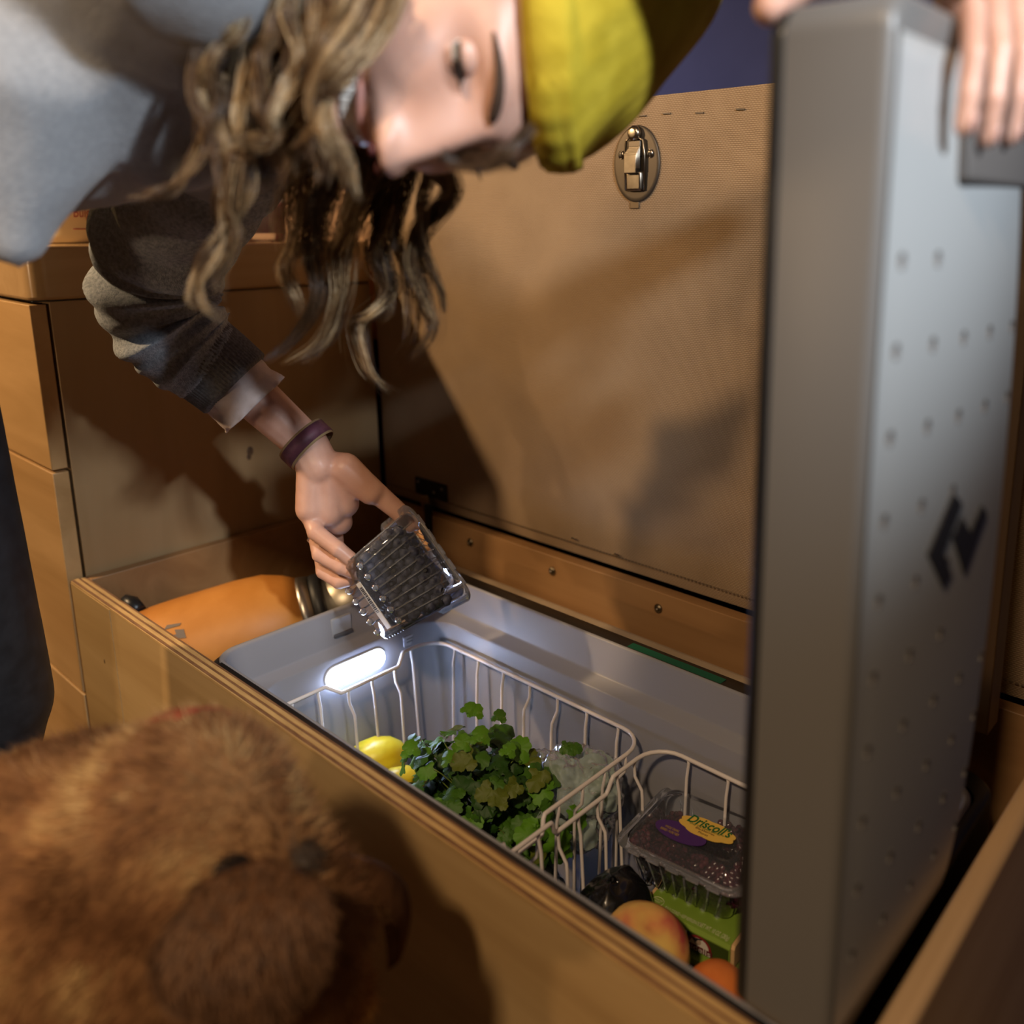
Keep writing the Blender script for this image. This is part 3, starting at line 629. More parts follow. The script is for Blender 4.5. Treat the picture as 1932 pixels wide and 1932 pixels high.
def sleeve(label, A, B, dep, hgt, front, full):
    A, B = np.array(A), np.array(B); ex = unit(B-A); eb = np.cross(Zn, ex); L_ = np.linalg.norm(B-A); c = .0035
    t = thing('sausage_box', label, 'food box', tuple((A+B)/2+eb*dep/2-Zn*hgt), 'sausage boxes in the smaller basket')
    P = lambda x, y, z: A+ex*x+eb*y+Zn*z
    prof = [(-c*.6, -hgt), (-c*.6, -c), (0, 0), (dep, 0), (dep+c, -c), (dep+c, -hgt)]
    build(MB().rings([[P(x, y, z) for y, z in prof] for x in (0, L_)]), 'carton', GRN, t, smooth=False)
    fr2 = [(-c*.6-.0006, -hgt+.001), (-c*.6-.0006, -c-.001), (-c*.6+.0004, -c-.001), (-c*.6+.0004, -hgt+.001)]
    build(MB().rings([[P(x, y, z) for y, z in fr2] for x in (.001, L_-.001)]), 'front_band', front, t, smooth=False)
    for x0, x1 in ((-.0035, .0003), (L_-.0003, L_+.0035)):
        build(MB().rings([[P(x, dep/2+(y-dep/2)*.92, -hgt/2+(z+hgt/2)*.92) for y, z in prof] for x in (x0, x1)]), 'end_fold', CREAM, t, smooth=False)
    if full:
        text_obj('FULLY COOKED • KEEP REFRIGERATED', 'lettering', LT, t, P(.037, .0045, .0001), ex, eb, .0040, width=.038)
        text_obj('NET WT. 10 OZ. (283g)', 'lettering', LT, t, P(L_-.0195, .0050, .0001), ex, eb, .0052, width=.030)
        build(MB().tube([P(.0085+.0060*math.cos(q), .0078+.0050*math.sin(q), .0002) for q in np.linspace(0, 2*PI, 25)[:-1]], .0003, 4, loop=True), 'round_seal', LT, t)
        text_obj('INSPECTED\nPASSED', 'lettering', LT, t, P(.0085, .0078, .0001), ex, eb, .0018, width=.0085)
        emblem(t, P(L_-.030, -c*.6-.0008, -hgt+.0095), ex, -eb, .80)
        build(MB().rings([[P(x, -c*.6-.0007-o, z) for x, z in ((.036, -.017), (.046, -.017), (.046, -.0045), (.036, -.0045))] for o in (0, .0004)]), 'price_label', PAPER, t, smooth=False)
    else:
        text_obj('aidells', 'lettering', WHT, t, P(L_*.62, -c*.6-.0008, -hgt*.55), ex, Zn, .0100, width=.030)
    return t
BA, BBp = onz(1219, 1703, -.628), onz(1379, 1784, -.628); bex = unit(BBp-BA); beb = np.cross(Zn, bex)
sleeve('green sausage box lying under the blackberry clamshell, upper of two', BA, BBp, .058, .0225, DGRN, True)
sleeve('green sausage box with maroon front band, lower of two behind the apple', BA+bex*.008-beb*.009-Zn*.0245, BBp+bex*.008-beb*.009-Zn*.0245, .058, .0225, MAR, False)
# ---- blackberries
kA = bex; kB = np.cross(Zn, kA); kFL = onz(1160, 1590, -.585)
kC = kFL+kA*.066+kB*.050; kC[2] = -.6272
blackc = clamshell('berry_clamshell', 'clear clamshell of blackberries with yellow and purple label in the smaller basket', kC, kA, kB, Zn, .050, .036, .066, .050, .0425, .0150, 8)
tz = kC[2]+.0425+.0158
yc = onz(1334, 1566, tz); pc = onz(1284, 1571, tz); yx = unit(onz(1390, 1592, tz)-onz(1278, 1544, tz)); yy = np.cross(Zn, yx)
def disc(c, rx, ry, m, nm, par, scall=0, th=.0004, X=yx, Y=yy):
    pts = []
    for q in np.linspace(0, 2*PI, 49)[:-1]:
        k = 1+scall*abs(math.sin(q*4)); pts.append(c+X*rx*k*math.cos(q)+Y*ry*k*math.sin(q))
    return build(MB().rings([pts, [p+Zn*th for p in pts]]), nm, m, par, smooth=False)
pl = disc(pc, .027, .0125, mat('label_purple', (.07, .02, .16), .5), 'purple_label', blackc)
yl = disc(yc+Zn*.0005, .0275, .0118, mat('label_yellow', (.85, .55, .10), .5), 'yellow_label', blackc, .10)
LG = mat('label_green', (.01, .14, .03), .5)
text_obj("Driscoll's", 'lettering', LG, yl, yc+yy*.0046+Zn*.001, yx, yy, .0115, shear=.25, width=.046, bold=.02)
text_obj("Only The Finest Berries™", 'lettering', LG, yl, yc-yy*.0012+Zn*.001, yx, yy, .0026, width=.036)
text_obj("Blackberries\nMores", 'lettering', mat('label_brown', (.12, .05, .02), .5), yl, yc-yy*.0062+Zn*.001, yx, yy, .0030, width=.020)
text_obj("WHOLE GRAINS\nBERRIES • MORE FIBER", 'lettering', mat('label_ochre', (.55, .35, .05), .5), pl, pc-yx*.009-yy*.003+Zn*.0005, yx, yy, .0034, width=.020)
BK = noisy(mat('blackberry_skin', (.015, .004, .012), .25, spec=.7), (.022, .006, .012), (.10, .018, .03), 90)
proto = None; n_ = 0
for k in range(3):
    for j in range(4):
        for i in range(6):
            if k < 2 and j in (2,) : continue
            if k == 2 and j > 1 and i < 3: continue
            x = -.048+.0195*i+.004*(k % 2)+rnd.uniform(-1, 1)*.002; y = -.028+.0190*j+rnd.uniform(-1, 1)*.0015; z = .0105+.0135*k
            if abs(x) > .053: continue
            if k == 0: x *= .76; y *= .78
            p = kC+kA*x+kB*y+Zn*z
            if proto is None:
                mb = MB().ell((0, 0, 0), (.0078, .0078, .0095), nu=8, nv=6)
                for a in range(5):
                    th_ = .35+a*.62
                    m_ = max(1, int(round(7*math.sin(th_)))) if 0 < a < 5 else 1
                    for b in range(m_):
                        q = 2*PI*(b+.5*(a % 2))/m_; mb.ell((.0078*math.sin(th_)*math.cos(q), .0078*math.sin(th_)*math.sin(q), .0095*math.cos(th_)), .0034, nu=7, nv=5)
                mb.v = [(a+p[0], b+p[1], c_+p[2]) for a, b, c_ in mb.v]
                proto = build(mb, 'blackberry', BK, base=p); o = proto
            else:
                o = proto.copy(); C.objects.link(o); o.location = (p[0], p[1], p[2]+Z0)
            o.rotation_euler = (rnd.uniform(0, 6), rnd.uniform(0, 6), rnd.uniform(0, 6))
            o['label'] = 'glossy blackberry inside the labelled clamshell in the smaller basket'; o['category'] = 'berry'; o['group'] = 'blackberries in the clamshell'
# ---- fruit
def fruit(c, prof, ax, m, name, label, cat, n=40, wob=0, group=None):
    c = np.array(c); mb = MB(); mb.lathe(c, ax, prof, n)
    mb.v = [tuple(c+(np.array(p)-c)*(1+wob*noise.noise(Vector(p)*18))) for p in mb.v]
    return build(mb, name, m, base=c, label=label, cat=cat, group=group)
def applemat():
    m = mat('peach_blush_skin', (.8, .5, .15), .42, spec=.4); n, l, p = nodes(m)
    co = coords(m, (11, 11, 24), (0, .5, .6)); t = n.new('ShaderNodeTexNoise'); t.inputs['Scale'].default_value = 1.5; t.inputs['Detail'].default_value = 3; l.new(co, t.inputs[0])
    r = n.new('ShaderNodeValToRGB'); e = r.color_ramp.elements; e[0].position = .38; e[0].color = (.92, .64, .17, 1); e[1].position = .66; e[1].color = (.62, .10, .09, 1)
    k = e.new(.52); k.color = (.86, .45, .14, 1); l.new(t.outputs['Fac'], r.inputs[0])
    t2 = n.new('ShaderNodeTexVoronoi'); t2.inputs['Scale'].default_value = 260; l.new(coords(m), t2.inputs[0])
    r2 = n.new('ShaderNodeValToRGB'); r2.color_ramp.elements[0].position = .04; r2.color_ramp.elements[0].color = (1, 1, 1, 1); r2.color_ramp.elements[1].position = .16; r2.color_ramp.elements[1].color = (0, 0, 0, 1); l.new(t2.outputs[0], r2.inputs[0])
    mx = n.new('ShaderNodeMix'); mx.data_type = 'RGBA'; ml = n.new('ShaderNodeMath'); ml.operation = 'MULTIPLY'; ml.inputs[1].default_value = .35; l.new(r2.outputs[0], ml.inputs[0]); l.new(ml.outputs[0], mx.inputs[0])
    l.new(r.outputs[0], mx.inputs[6]); mx.inputs[7].default_value = (.8, .6, .3, 1); l.new(mx.outputs[2], p.inputs['Base Color']); return m
ap = fruit((-.386, .497, -.617), [(-.032, .006), (-.036, .014), (-.033, .024), (-.022, .033), (-.006, .0385), (.010, .0395), (.022, .035), (.031, .024), (.0335, .013), (.030, .004)], (.25, .1, 1), applemat(), 'apple', 'large yellow apple with red blush in the smaller basket', 'fruit')
build(MB().ell((-.404, .464, -.600), (.0012, .0012, .002), nu=8, nv=4), 'speck', mat('stem_brown', (.12, .04, .02), .7), ap)
oc = onz(1352, 1884, -.622)
og = fruit(tuple(oc), [(a*.80, b*.80) for a, b in ((-.034, .004), (-.031, .015), (-.022, .027), (-.008, .0345), (.006, .035), (.020, .029), (.030, .017), (.0335, .004))], (.2, -.3, 1), noisy(mat('orange_skin', (.80, .22, .04), .45), (.72, .17, .03), (.85, .27, .06), 20, bump=.35, bscale=420, bdist=.0006), 'orange', 'orange fruit beside the apple at the foot of the raised lid', 'fruit')
build(MB().ell(oc+np.array((-.004, -.012, .0235)), (.0016, .0016, .0007), nu=8, nv=4), 'stem_scar', mat('scar', (.1, .06, .02), .8), og)
LEM = noisy(mat('lemon_skin', (.80, .60, .02), .35), (.78, .56, .015), (.88, .70, .05), 25, bump=.2, bscale=300, bdist=.0004)
lp = [(-.040, .002), (-.037, .006), (-.030, .015), (-.018, .0225), (0, .026), (.018, .0225), (.030, .015), (.037, .006), (.041, .002)]
for c, ax, lb_ in (((-.812, .487, -.641), (1, .25, -.05), 'lemon nearest the bench front in the larger basket, left of the cilantro'),
                   ((-.829, .535, -.640), (.7, 1, .05), 'lemon farthest back against the left side of the larger basket'),
                   ((-.764, .517, -.644), (.4, 1, .1), 'lemon touching the left edge of the cilantro bunch')):
    f_ = fruit(c, lp, ax, LEM, 'lemon', lb_, 'fruit', group='lemons in the larger basket')
    build(MB().ell(np.array(c)+unit(ax)*.0405, (.0022, .0022, .0022), nu=8, nv=6), 'stem_end', mat('lemon_tip', (.35, .30, .08), .7), f_)
# ---- bags
def crumple(c, r, name, m, label, cat='bag', amp=.25, f=18, nu=56, nv=36, seed=0, twist=None, inner=None):
    c = np.array(c, float); mb = MB().ell(c, r, nu=nu, nv=nv); V = []
    for p in mb.v:
        p = np.array(p); d = (p-c)/np.array(r); q = Vector(p*f)+Vector((seed, seed*2, 0))
        n1 = noise.noise(q); n2 = 1-2*abs(noise.noise(q*2.3)); n3 = 1-2*abs(noise.noise(q*5.1))
        k = 1+amp*(n1+.35*n2+.15*n3)
        V.append(tuple(c+d*np.array(r)*k))
    mb.v = V
    t = build(mb, name, m, base=c, label=label, cat=cat)
    return t
CB = film('produce_bag_film', (.50, .60, .55), .55, .30, (.90, .96, .94), 1.22, .8, 90)
crumple((-.558, .592, -.600), (.048, .042, .046), 'produce_bag', CB, 'crumpled clear produce bag right of the cilantro in the larger basket', amp=.42, f=34, seed=2, nu=110, nv=70)
gr = crumple((-.560, .500, -.700), (.058, .062, .085), 'greens_bag', noisy(mat('dark_greens', (.02, .03, .015), .2, spec=.8), (.006, .010, .005), (.045, .06, .025), 30), 'dark green vegetables in shiny wrap beneath the cilantro', 'vegetables', .22, 22, seed=5)
crumple((-.790, .520, -.735), (.065, .085, .078), 'paper_wrapped_produce', noisy(mat('pale_wrap', (.5, .5, .55), .5), (.42, .44, .5), (.6, .6, .64), 20), 'pale wrapped parcel under the lemons in the larger basket', 'parcel', .12, 12, seed=8)
BP = mat('black_wrap', (.008, .008, .009), .16, spec=.9)
crumple((-.446, .528, -.648), (.036, .042, .052), 'black_packet', BP, 'glossy black plastic packet left of the apple', 'packet', .26, 13, seed=11)
crumple((-.350, .500, -.745), (.100, .070, .072), 'black_packet', BP, 'black plastic packet at the bottom of the smaller basket, under the fruit', 'packet', .10, 12, seed=13)
crumple((-.360, .590, -.735), (.085, .045, .052), 'meat_parcel', mat('brown_wrap', (.05, .03, .02), .6), 'dark brown wrapped parcel beneath the sausage boxes', 'parcel', .08, 12, seed=14)
k = at(1133, 1712, .80)
build(MB().obox(k, cdir(1, .3, 0), cdir(-.3, 1, .3), cdir(0, -.3, 1), .008, .009, .0006), 'paper_slip', PAPER, base=k, label='tiny white paper slip at the front of the smaller basket', cat='paper', smooth=False)
# ---- cilantro
cil = thing('cilantro_bunch', 'bunch of fresh green cilantro in the middle of the larger basket', 'herbs', (-.630, .53, -.66))
LEAFM = []
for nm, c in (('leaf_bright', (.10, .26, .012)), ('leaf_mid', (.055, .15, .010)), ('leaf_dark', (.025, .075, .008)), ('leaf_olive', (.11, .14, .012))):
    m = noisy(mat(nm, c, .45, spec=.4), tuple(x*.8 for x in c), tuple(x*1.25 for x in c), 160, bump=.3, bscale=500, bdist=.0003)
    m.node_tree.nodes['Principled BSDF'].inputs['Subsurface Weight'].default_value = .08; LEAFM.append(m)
STM = mat('cilantro_stem', (.16, .22, .03), .45)
def leaf_mesh(seed, m):
    """three toothed lobes round a short stalk, cupped; local x-y plane, stalk at the origin"""
    r = random.Random(seed); vs = [(0, 0, 0)]; fs = []
    P = [(0, 0)]
    for ang, ln in ((-62, .62), (0, 1.0), (62, .62)):
        a0 = math.radians(90+ang*-1)
        lobe = []
        prof = [(-.10, .16)]
        for q in np.linspace(-2.25, 2.25, 35):
            rr_ = .42*(1+.20*abs(math.sin(q*3.6+.4)))*r.uniform(.95, 1.05); prof.append((rr_*math.sin(q), .56+rr_*math.cos(q)))
        prof.append((.10, .16))
        for w_, h_ in prof:
            x, y = w_*ln*.98, h_*ln
            lobe.append((x*math.sin(a0)+y*math.cos(a0), -x*math.cos(a0)+y*math.sin(a0)))
        c_ = (.5*ln*math.cos(a0), .5*ln*math.sin(a0)); k0 = len(vs)
        cup = lambda x, y: -.30*(x*x+y*y)*r_c+.10*math.sin(6*x+seed)+.05*math.cos(9*y)
        r_c = r.uniform(.3, 1.0)
        vs.append((c_[0], c_[1], cup(*c_)+.04))
        for x, y in lobe: vs.append((x, y, cup(x, y)))
        n = len(lobe)
        fs += [(k0, k0+1+i, k0+2+i) for i in range(n-1)]+[(0, k0+1, k0), (0, k0, k0+n)]
    me = bpy.data.meshes.new('leaf'); me.from_pydata(vs, [], fs); me.polygons.foreach_set('use_smooth', [True]*len(me.polygons)); me.materials.append(m); me.update(); return me
LM_ = [[leaf_mesh(s_*7+i, m) for s_ in range(3)] for i, m in enumerate(LEAFM)]
org = np.array(cil.location)
cc = np.array((-.624, .526, -.594)); rr = np.array((.108, .070, .072)); crown_c = np.array((-.615, .53, -.66))
cam_dir = -unit(cc)
lr = random.Random(21); stems = []
def put_leaf(p, nrm, up, s_, mi):
    Zv = unit(nrm); Yv = np.array(up, float); Yv = unit(Yv-Zv*np.dot(Yv, Zv)+1e-6); Xv = np.cross(Yv, Zv)
    o = bpy.data.objects.new('leaf', LM_[mi][lr.randrange(3)]); C.objects.link(o); o.parent = cil
    q = np.array(p)+np.array((0, 0, Z0))-org
    o.matrix_basis = Matrix(((Xv[0]*s_, Yv[0]*s_, Zv[0]*s_, q[0]), (Xv[1]*s_, Yv[1]*s_, Zv[1]*s_, q[1]), (Xv[2]*s_, Yv[2]*s_, Zv[2]*s_, q[2]), (0, 0, 0, 1)))
for i in range(285):
    th_ = math.acos(1-1.75*lr.random()); q = lr.uniform(0, 2*PI); rad = lr.uniform(.55, 1.03)
    if i > 215: rad = lr.uniform(.3, .7)
    d = np.array((math.sin(th_)*math.cos(q), math.sin(th_)*math.sin(q), math.cos(th_)))
    p = cc+d*rr*rad+np.array([lr.uniform(-1, 1)*.006 for _ in range(3)])
    if p[2] < -.66: p[2] = -.66+lr.random()*.01
    nrm = unit(d*.7+cam_dir*.55+np.array([lr.uniform(-.6, .6) for _ in range(3)])+np.array((0, 0, .35)))
    up = d*.5+np.array([lr.uniform(-1, 1), lr.uniform(-1, 1), lr.uniform(-1.0, .35)])
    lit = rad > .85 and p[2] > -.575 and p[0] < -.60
    mi = lr.choice((0, 0, 1)) if (lit and lr.random() < .7) else (lr.choice((1, 1, 3, 0)) if rad > .75 else lr.choice((2, 2, 1)))  # light put into the colour: brighter greens where lit, darker ones inside
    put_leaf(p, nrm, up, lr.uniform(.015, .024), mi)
    if i % 2 == 0: stems.append([crown_c+np.array((lr.uniform(-.02, .02), lr.uniform(-.02, .02), 0)), cc+d*rr*rad*.5+np.array((0, 0, .004)), p])
# two sprigs reaching over the basket edge to the right
for pts, s_ in (([(1000, 1440), (1040, 1395), (1075, 1412)], .014), ([(1005, 1390), (1030, 1400), (1060, 1408)], .013), ([(990, 1400), (1090, 1447), (1118, 1462)], .016), ([(1100, 1455), (1112, 1470), (1128, 1490)], .014)):
    P = [at(u, v_, .895) for u, v_ in pts]; stems.append(P)
    put_leaf(P[-1], cam_dir+np.array((0, .2, .5)), P[-1]-P[0], s_, 2 if pts[-1][1] > 1430 else 1)
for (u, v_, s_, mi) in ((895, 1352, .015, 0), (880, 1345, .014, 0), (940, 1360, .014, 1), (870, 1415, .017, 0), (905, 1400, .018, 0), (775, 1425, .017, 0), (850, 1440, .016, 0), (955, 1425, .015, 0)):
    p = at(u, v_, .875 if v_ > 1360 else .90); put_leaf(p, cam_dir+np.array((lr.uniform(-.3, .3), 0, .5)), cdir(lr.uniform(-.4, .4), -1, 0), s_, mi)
for s_ in stems[:70]:
    P = [np.array(x) for x in s_]; n = 8; pts = []
    for a in np.linspace(0, 1, n): pts.append((1-a)**2*P[0]+2*a*(1-a)*P[1]+a*a*P[2])
    build(MB().tube(pts, .0007, 5), 'stem', STM, cil)
# ================================================================== growler beside the fridge
OR = noisy(mat('orange_powder_coat', (.52, .20, .035), .5, spec=.4), (.50, .19, .03), (.58, .235, .045), 20, bump=.08, bscale=300)
g0 = np.array((-1.115, .408, -.560)); g1 = np.array((-.985, .640, -.508)); gx = unit(g1-g0)
g = thing('insulated_bottle', 'large orange insulated bottle with black band lying left of the fridge', 'bottle', g0)
build(MB().lathe(g0, gx, [(-.02, .003), (-.02, .058), (-.016, .066), (-.005, .0715), (.03, .073), (.11, .073), (.145, .070), (.170, .061), (.186, .052)], 48), 'body', OR, g)
build(MB().lathe(g0, gx, [(.184, .0525), (.190, .0520), (.200, .0500), (.201, .030)], 40), 'shoulder_ring', mat('steel_ring', (.5, .47, .42), .35, 1), g)
build(MB().lathe(g0, gx, [(.200, .046), (.202, .0500), (.214, .0500), (.216, .045)], 40), 'band', mat('rubber_band', (.012, .013, .015), .5), g)
build(MB().lathe(g0, gx, [(.214, .036), (.216, .040), (.262, .038), (.266, .034), (.266, .002)], 40), 'cap', mat('steel_cap', (.50, .45, .36), .4, .8), g)
# grey print on the bottle: two interlocking strokes and lettering
bu = np.cross(gx, unit(np.cross(-unit(g0), gx))); side = unit(np.cross(gx, (0, 0, 1))); up_ = np.cross(side, gx)
def on_bottle(s, a, r=.0728): return g0+gx*s+(math.cos(a)*up_+math.sin(a)*side)*r
GP = mat('bottle_print', (.16, .12, .09), .5)
def bottle_plate(pts):
    mb = MB(); mb.rings([[on_bottle(s, a, .0722) for s, a in pts], [on_bottle(s, a, .0738) for s, a in pts]]); build(mb, 'logo_stroke', GP, g, smooth=False)
s0_, a0_ = .040, .62
for k, sc in ((0, 1), ):
    bottle_plate([(s0_-.010, a0_+.02), (s0_-.006, a0_-.05), (s0_+.010, a0_-.01), (s0_+.008, a0_+.03)])
    bottle_plate([(s0_+.002, a0_+.08), (s0_+.012, a0_+.12), (s0_+.013, a0_+.28), (s0_+.001, a0_+.24), (s0_-.003, a0_+.16), (s0_+.003, a0_+.17)])
for k in range(7):          # worn print, too small to read
    bottle_plate([(s0_-.028+.001*(k % 2), a0_-.16+.075*k), (s0_-.019, a0_-.155+.075*k), (s0_-.018-.001*(k % 3), a0_-.115+.075*k), (s0_-.027, a0_-.12+.075*k)])
build(MB().tube([at(232, 1132, 1.12), at(248, 1140, 1.12), at(262, 1152, 1.11)], [.008, .011, .009], 10), 'bottle_strap', CASE, g)
# ================================================================== on the counter
TUB = mat('tub_plastic', (.80, .66, .42), .45); RED = mat('print_red', (.45, .03, .06), .5)  # white tub: gold lamplight is put into its colour
tc_ = np.array((-1.345, .452, -.032))
tub = thing('yogurt_tub', 'white yogurt tub, gold light in its colour, with red lettering on the counter under her sleeve', 'tub', tc_)
build(MB().lathe(tc_, (0, 0, 1), [(0.0005, .046), (.003, .0495), (.012, .052), (.095, .059), (.096, .061), (.104, .061), (.105, .055)], 48), 'tub_body', TUB, tub)
def ontub(q, z, r=.0): rr_ = .052+(z-.012)*.0843+r; return tc_+np.array((math.cos(q)*rr_, math.sin(q)*rr_, z))
fq = math.atan2(-tc_[1], -tc_[0])   # the side that looks towards the room
for txt, dq, z, h_, w_ in (('Bulgarian', .42, .040, .014, .045), ('P I', .44, .026, .008, .012)):
    q = fq+dq; nrm = np.array((math.cos(q), math.sin(q), -.08)); tx = np.array((-math.sin(q), math.cos(q), 0))
    text_obj(txt, 'lettering', RED, tub, ontub(q, z, .0006), tx, (0, 0, 1), h_, width=w_, bend=0, shear=.15 if txt[0] == 'B' else 0)
mb = MB().tube([ontub(fq+.42+a, .019, .0004) for a in np.linspace(-.42, .42, 12)], .0007, 4); build(mb, 'underline', RED, tub)
build(MB().tube([ontub(fq-.62, .036+z*.014, .0005) for z in (0, 1)], .004, 6), 'print_mark', mat('print_olive', (.08, .07, .02), .6), tub)
hp = [ontub(fq+.62, .090, .004), ontub(fq+.60, .055, .006), ontub(fq+.68, .034, .007), ontub(fq+.85, .026, .007), ontub(fq+1.05, .025, .005)]
build(MB().tube(hp, .0030, 8), 'handle', mat('orange_handle', (.75, .33, .03), .4), tub)
jc = np.array((-1.285, .690, -.032))
jar = thing('berry_jar', 'small clear tub with magenta fruit on the counter behind her hair', 'jar', jc)
build(MB().lathe(jc, (0, 0, 1), [(.0005, .030), (.002, .033), (.070, .036), (.072, .036)], 32, caps=(True, False)), 'glass', film('jar_glass', (.8, .8, .8), .85, .05), jar)
build(MB().lathe(jc, (0, 0, 1), [(.012, .0315), (.055, .0345), (.058, .030)], 32), 'fruit_filling', noisy(mat('magenta_fruit', (.35, .02, .08), .4), (.28, .01, .05), (.5, .06, .13), 60), jar)
# ================================================================== the woman leaning in from the left
SKIN = mat('skin', (.62, .36, .27), .42, spec=.45); SKIN.node_tree.nodes['Principled BSDF'].inputs['Subsurface Weight'].default_value = .15
SKIN.node_tree.nodes['Principled BSDF'].inputs['Subsurface Radius'].default_value = (.02, .008, .004); SKIN.node_tree.nodes['Principled BSDF'].inputs['Subsurface Scale'].default_value = .3
noisy(SKIN, (.56, .31, .23), (.66, .39, .30), 30, bump=.12, bscale=350, bdist=.0006)
Hu = unit(cdir(1, -.04, .02)); Hf = unit(cdir(.0, .85, -.50)); Hf = unit(Hf-Hu*np.dot(Hf, Hu)); Hr = np.cross(Hf, Hu)
Hc = at(868, 262, .50)-Hf*.101
def HP(x, y, z): return Hc+Hr*x+Hf*y+Hu*z
G = lambda d, s_: math.exp(-(d/s_)**2)
def face_g(x, z):
    g = 0; s_ = max(0, min(1, (.014-z)/.056))
    if z > -.055:
        w_ = .0085+.0095*s_; hgt = (.004+.027*s_**1.15)
        if z < -.042: hgt *= G(z+.042, .0065)
        if z > .014: hgt *= G(z-.014, .015)
        g += hgt*math.exp(-(x/w_)**2*.9)
    for sx in (-1, 1):
        g += .0100*G(x-sx*.0145, .0070)*G(z+.0385, .0070)
        g -= .0115*G(x-sx*.032, .0165)*G(z-.006, .0105)
        g += .0045*G(x-sx*.030, .023)*G(z-.026, .0075)
        g += .0095*G(x-sx*.041, .019)*G(z+.028, .019)
        dl = (x-sx*(.018+(-.040-z)*.55)); g -= .0026*G(dl, .0035)*(1 if -.072 < z < -.036 else 0)
    g += .006*G(x, .030)*G(z+.064, .020)
    if abs(x) < .034:
        zc = -.0655+x*x*11; e = (1-(x/.034)**2)
        g -= .018*e*G(z-zc, .0078)
        g += .0042*e*G(z-zc-.0088, .0042)+.0052*e*G(z-zc+.0100, .0050)
    g += .009*G(x, .017)*G(z+.099, .013)
    return g
def head_pt(nx, ny, nz):
    rx, ry, rz = .0760, .0965, .121
    x, y, z = rx*nx, ry*ny, rz*nz
    if z > .03: y -= (z-.03)*.35
    if z < -.015:
        t = (-.015-z)/.103; x *= 1-.36*t**1.6
        if y < 0: y *= 1-.45*t
    if ny > 0:
        m_ = min(1, ny*2.2); y += face_g(x, z)*m_
        y *= 1-.05*(abs(x)/rx)**2
    return x, y, z
def face_y(x, z):
    rx, ry, rz = .0760, .0965, .121; xx = x
    if z < -.015: t = (-.015-z)/.103; xx = x/(1-.36*t**1.6)
    q = 1-(xx/rx)**2-(z/rz)**2; ny = math.sqrt(max(q, 0)); return (ry*ny+face_g(x, z)*min(1, ny*2.2))*(1-.05*(abs(x)/rx)**2)
body = MB()
# head
nu, nv = 128, 96; rg = []
for i in range(1, nv):
    th_ = PI*i/nv
    rg.append([HP(*head_pt(math.sin(th_)*math.cos(q), math.sin(th_)*math.sin(q), math.cos(th_))) for q in [2*PI*k/nu for k in range(nu)]])
body.rings(rg)
for sx in (-1, 1): body.ell(HP(sx*.074, -.008, -.005), (.008, .018, .030), (Hr, Hf, Hu))
# neck, trunk, limbs
neck0 = at(505, 45, .605); chest = at(215, 0, .635); hips = np.array((-.98, .07, .10))
shL = at(415, 225, .745); elL = at(300, 583, .905); wrL = at(578, 838, .972)
shR = at(360, -150, .50); elR = np.array((-.36, .16, .36)); wrR = at(1850, -95, .455)
body.caps(neck0, HP(0, -.018, -.075), .054, .050); body.caps(chest, neck0, .085, .056)
body.caps(hips, chest, .105, .105, 20)
for s_ in (shL, shR): body.caps(chest, s_, .085, .045)
def chain(pts, rs):
    for a, b, ra, rb_ in zip(pts[:-1], pts[1:], rs[:-1], rs[1:]): body.caps(a, b, ra, rb_)
chain([shL, elL, elL+(wrL-elL)*.35, wrL], [.038, .026, .028, .0225])
chain([shR, elR, elR+(wrR-elR)*.35, wrR], [.046, .034, .037, .0235])
knL = at(-18, 1325, .885); anL = at(-95, 1990, .93); anL[2] = -.82
chain([hips+np.array((.0, .07, -.06)), knL, knL+(anL-knL)*.35, anL], [.085, .048, .046, .030])
chain([anL+np.array((0, 0, -.02)), anL+np.array((.04, .13, -.055))], [.032, .022])
knR = hips+np.array((-.14, -.02, -.50)); anR = knR+np.array((-.03, -.10, -.38)); anR[2] = -.82
chain([hips+np.array((-.08, -.06, -.06)), knR, knR+(anR-knR)*.35, anR], [.085, .048, .046, .030])
chain([anR+np.array((0, 0, -.02)), anR+np.array((.05, .13, -.055))], [.032, .022])
# left hand round the clamshell: palm towards the lens, thumb on the right
H = lambda u, v_, d: at(u, v_, d)
body.caps(wrL, H(600, 880, .967), .0235, .023)
body.caps(H(590, 875, .966), H(586, 960, .965), .0175, .0165)
body.caps(H(615, 880, .972), H(620, 965, .975), .0190, .0180)
body.caps(H(640, 885, .975), H(650, 950, .985), .0195, .0165)
body.caps(H(600, 950, .975), H(640, 985, .99), .0165, .0150)
body.caps(H(650, 885, .972), H(700, 928, .978), .0190, .0150)
fingersL = [
    [(582, 962, .972), (596, 1004, .955), (638, 1036, .948), (671, 1062, .951)],
    [(590, 975, .985), (604, 1046, .963), (644, 1070, .957), (674, 1083, .957)],
    [(600, 985, 1.0), (611, 1078, .980), (640, 1098, .972), (664, 1094, .970)],
    [(628, 985, 1.01), (640, 1070, 1.005), (672, 1106, 1.0), (694, 1104, .995)]]
for f_, r_ in zip(fingersL, (.0094, .0090, .0088, .0088)):
    P = [H(*q) for q in f_]
    for i in range(3): body.caps(P[i], P[i+1], r_*(1.12, 1.0, .92)[i], r_*(1.0, .92, .84)[i])
    for i in (1, 2): body.ell(P[i], r_*(1.06, .98)[i-1])
P = [H(690, 915, .980), H(722, 940, .986), H(752, 965, .992), H(772, 992, .998)]
for i in range(3): body.caps(P[i], P[i+1], (.0145, .0120, .0108)[i], (.0120, .0108, .0090)[i])
body.ell(H(618, 940, .982), (.030, .036, .014), (cdir(1, .1, 0), cdir(-.1, 1, .1), FWD))
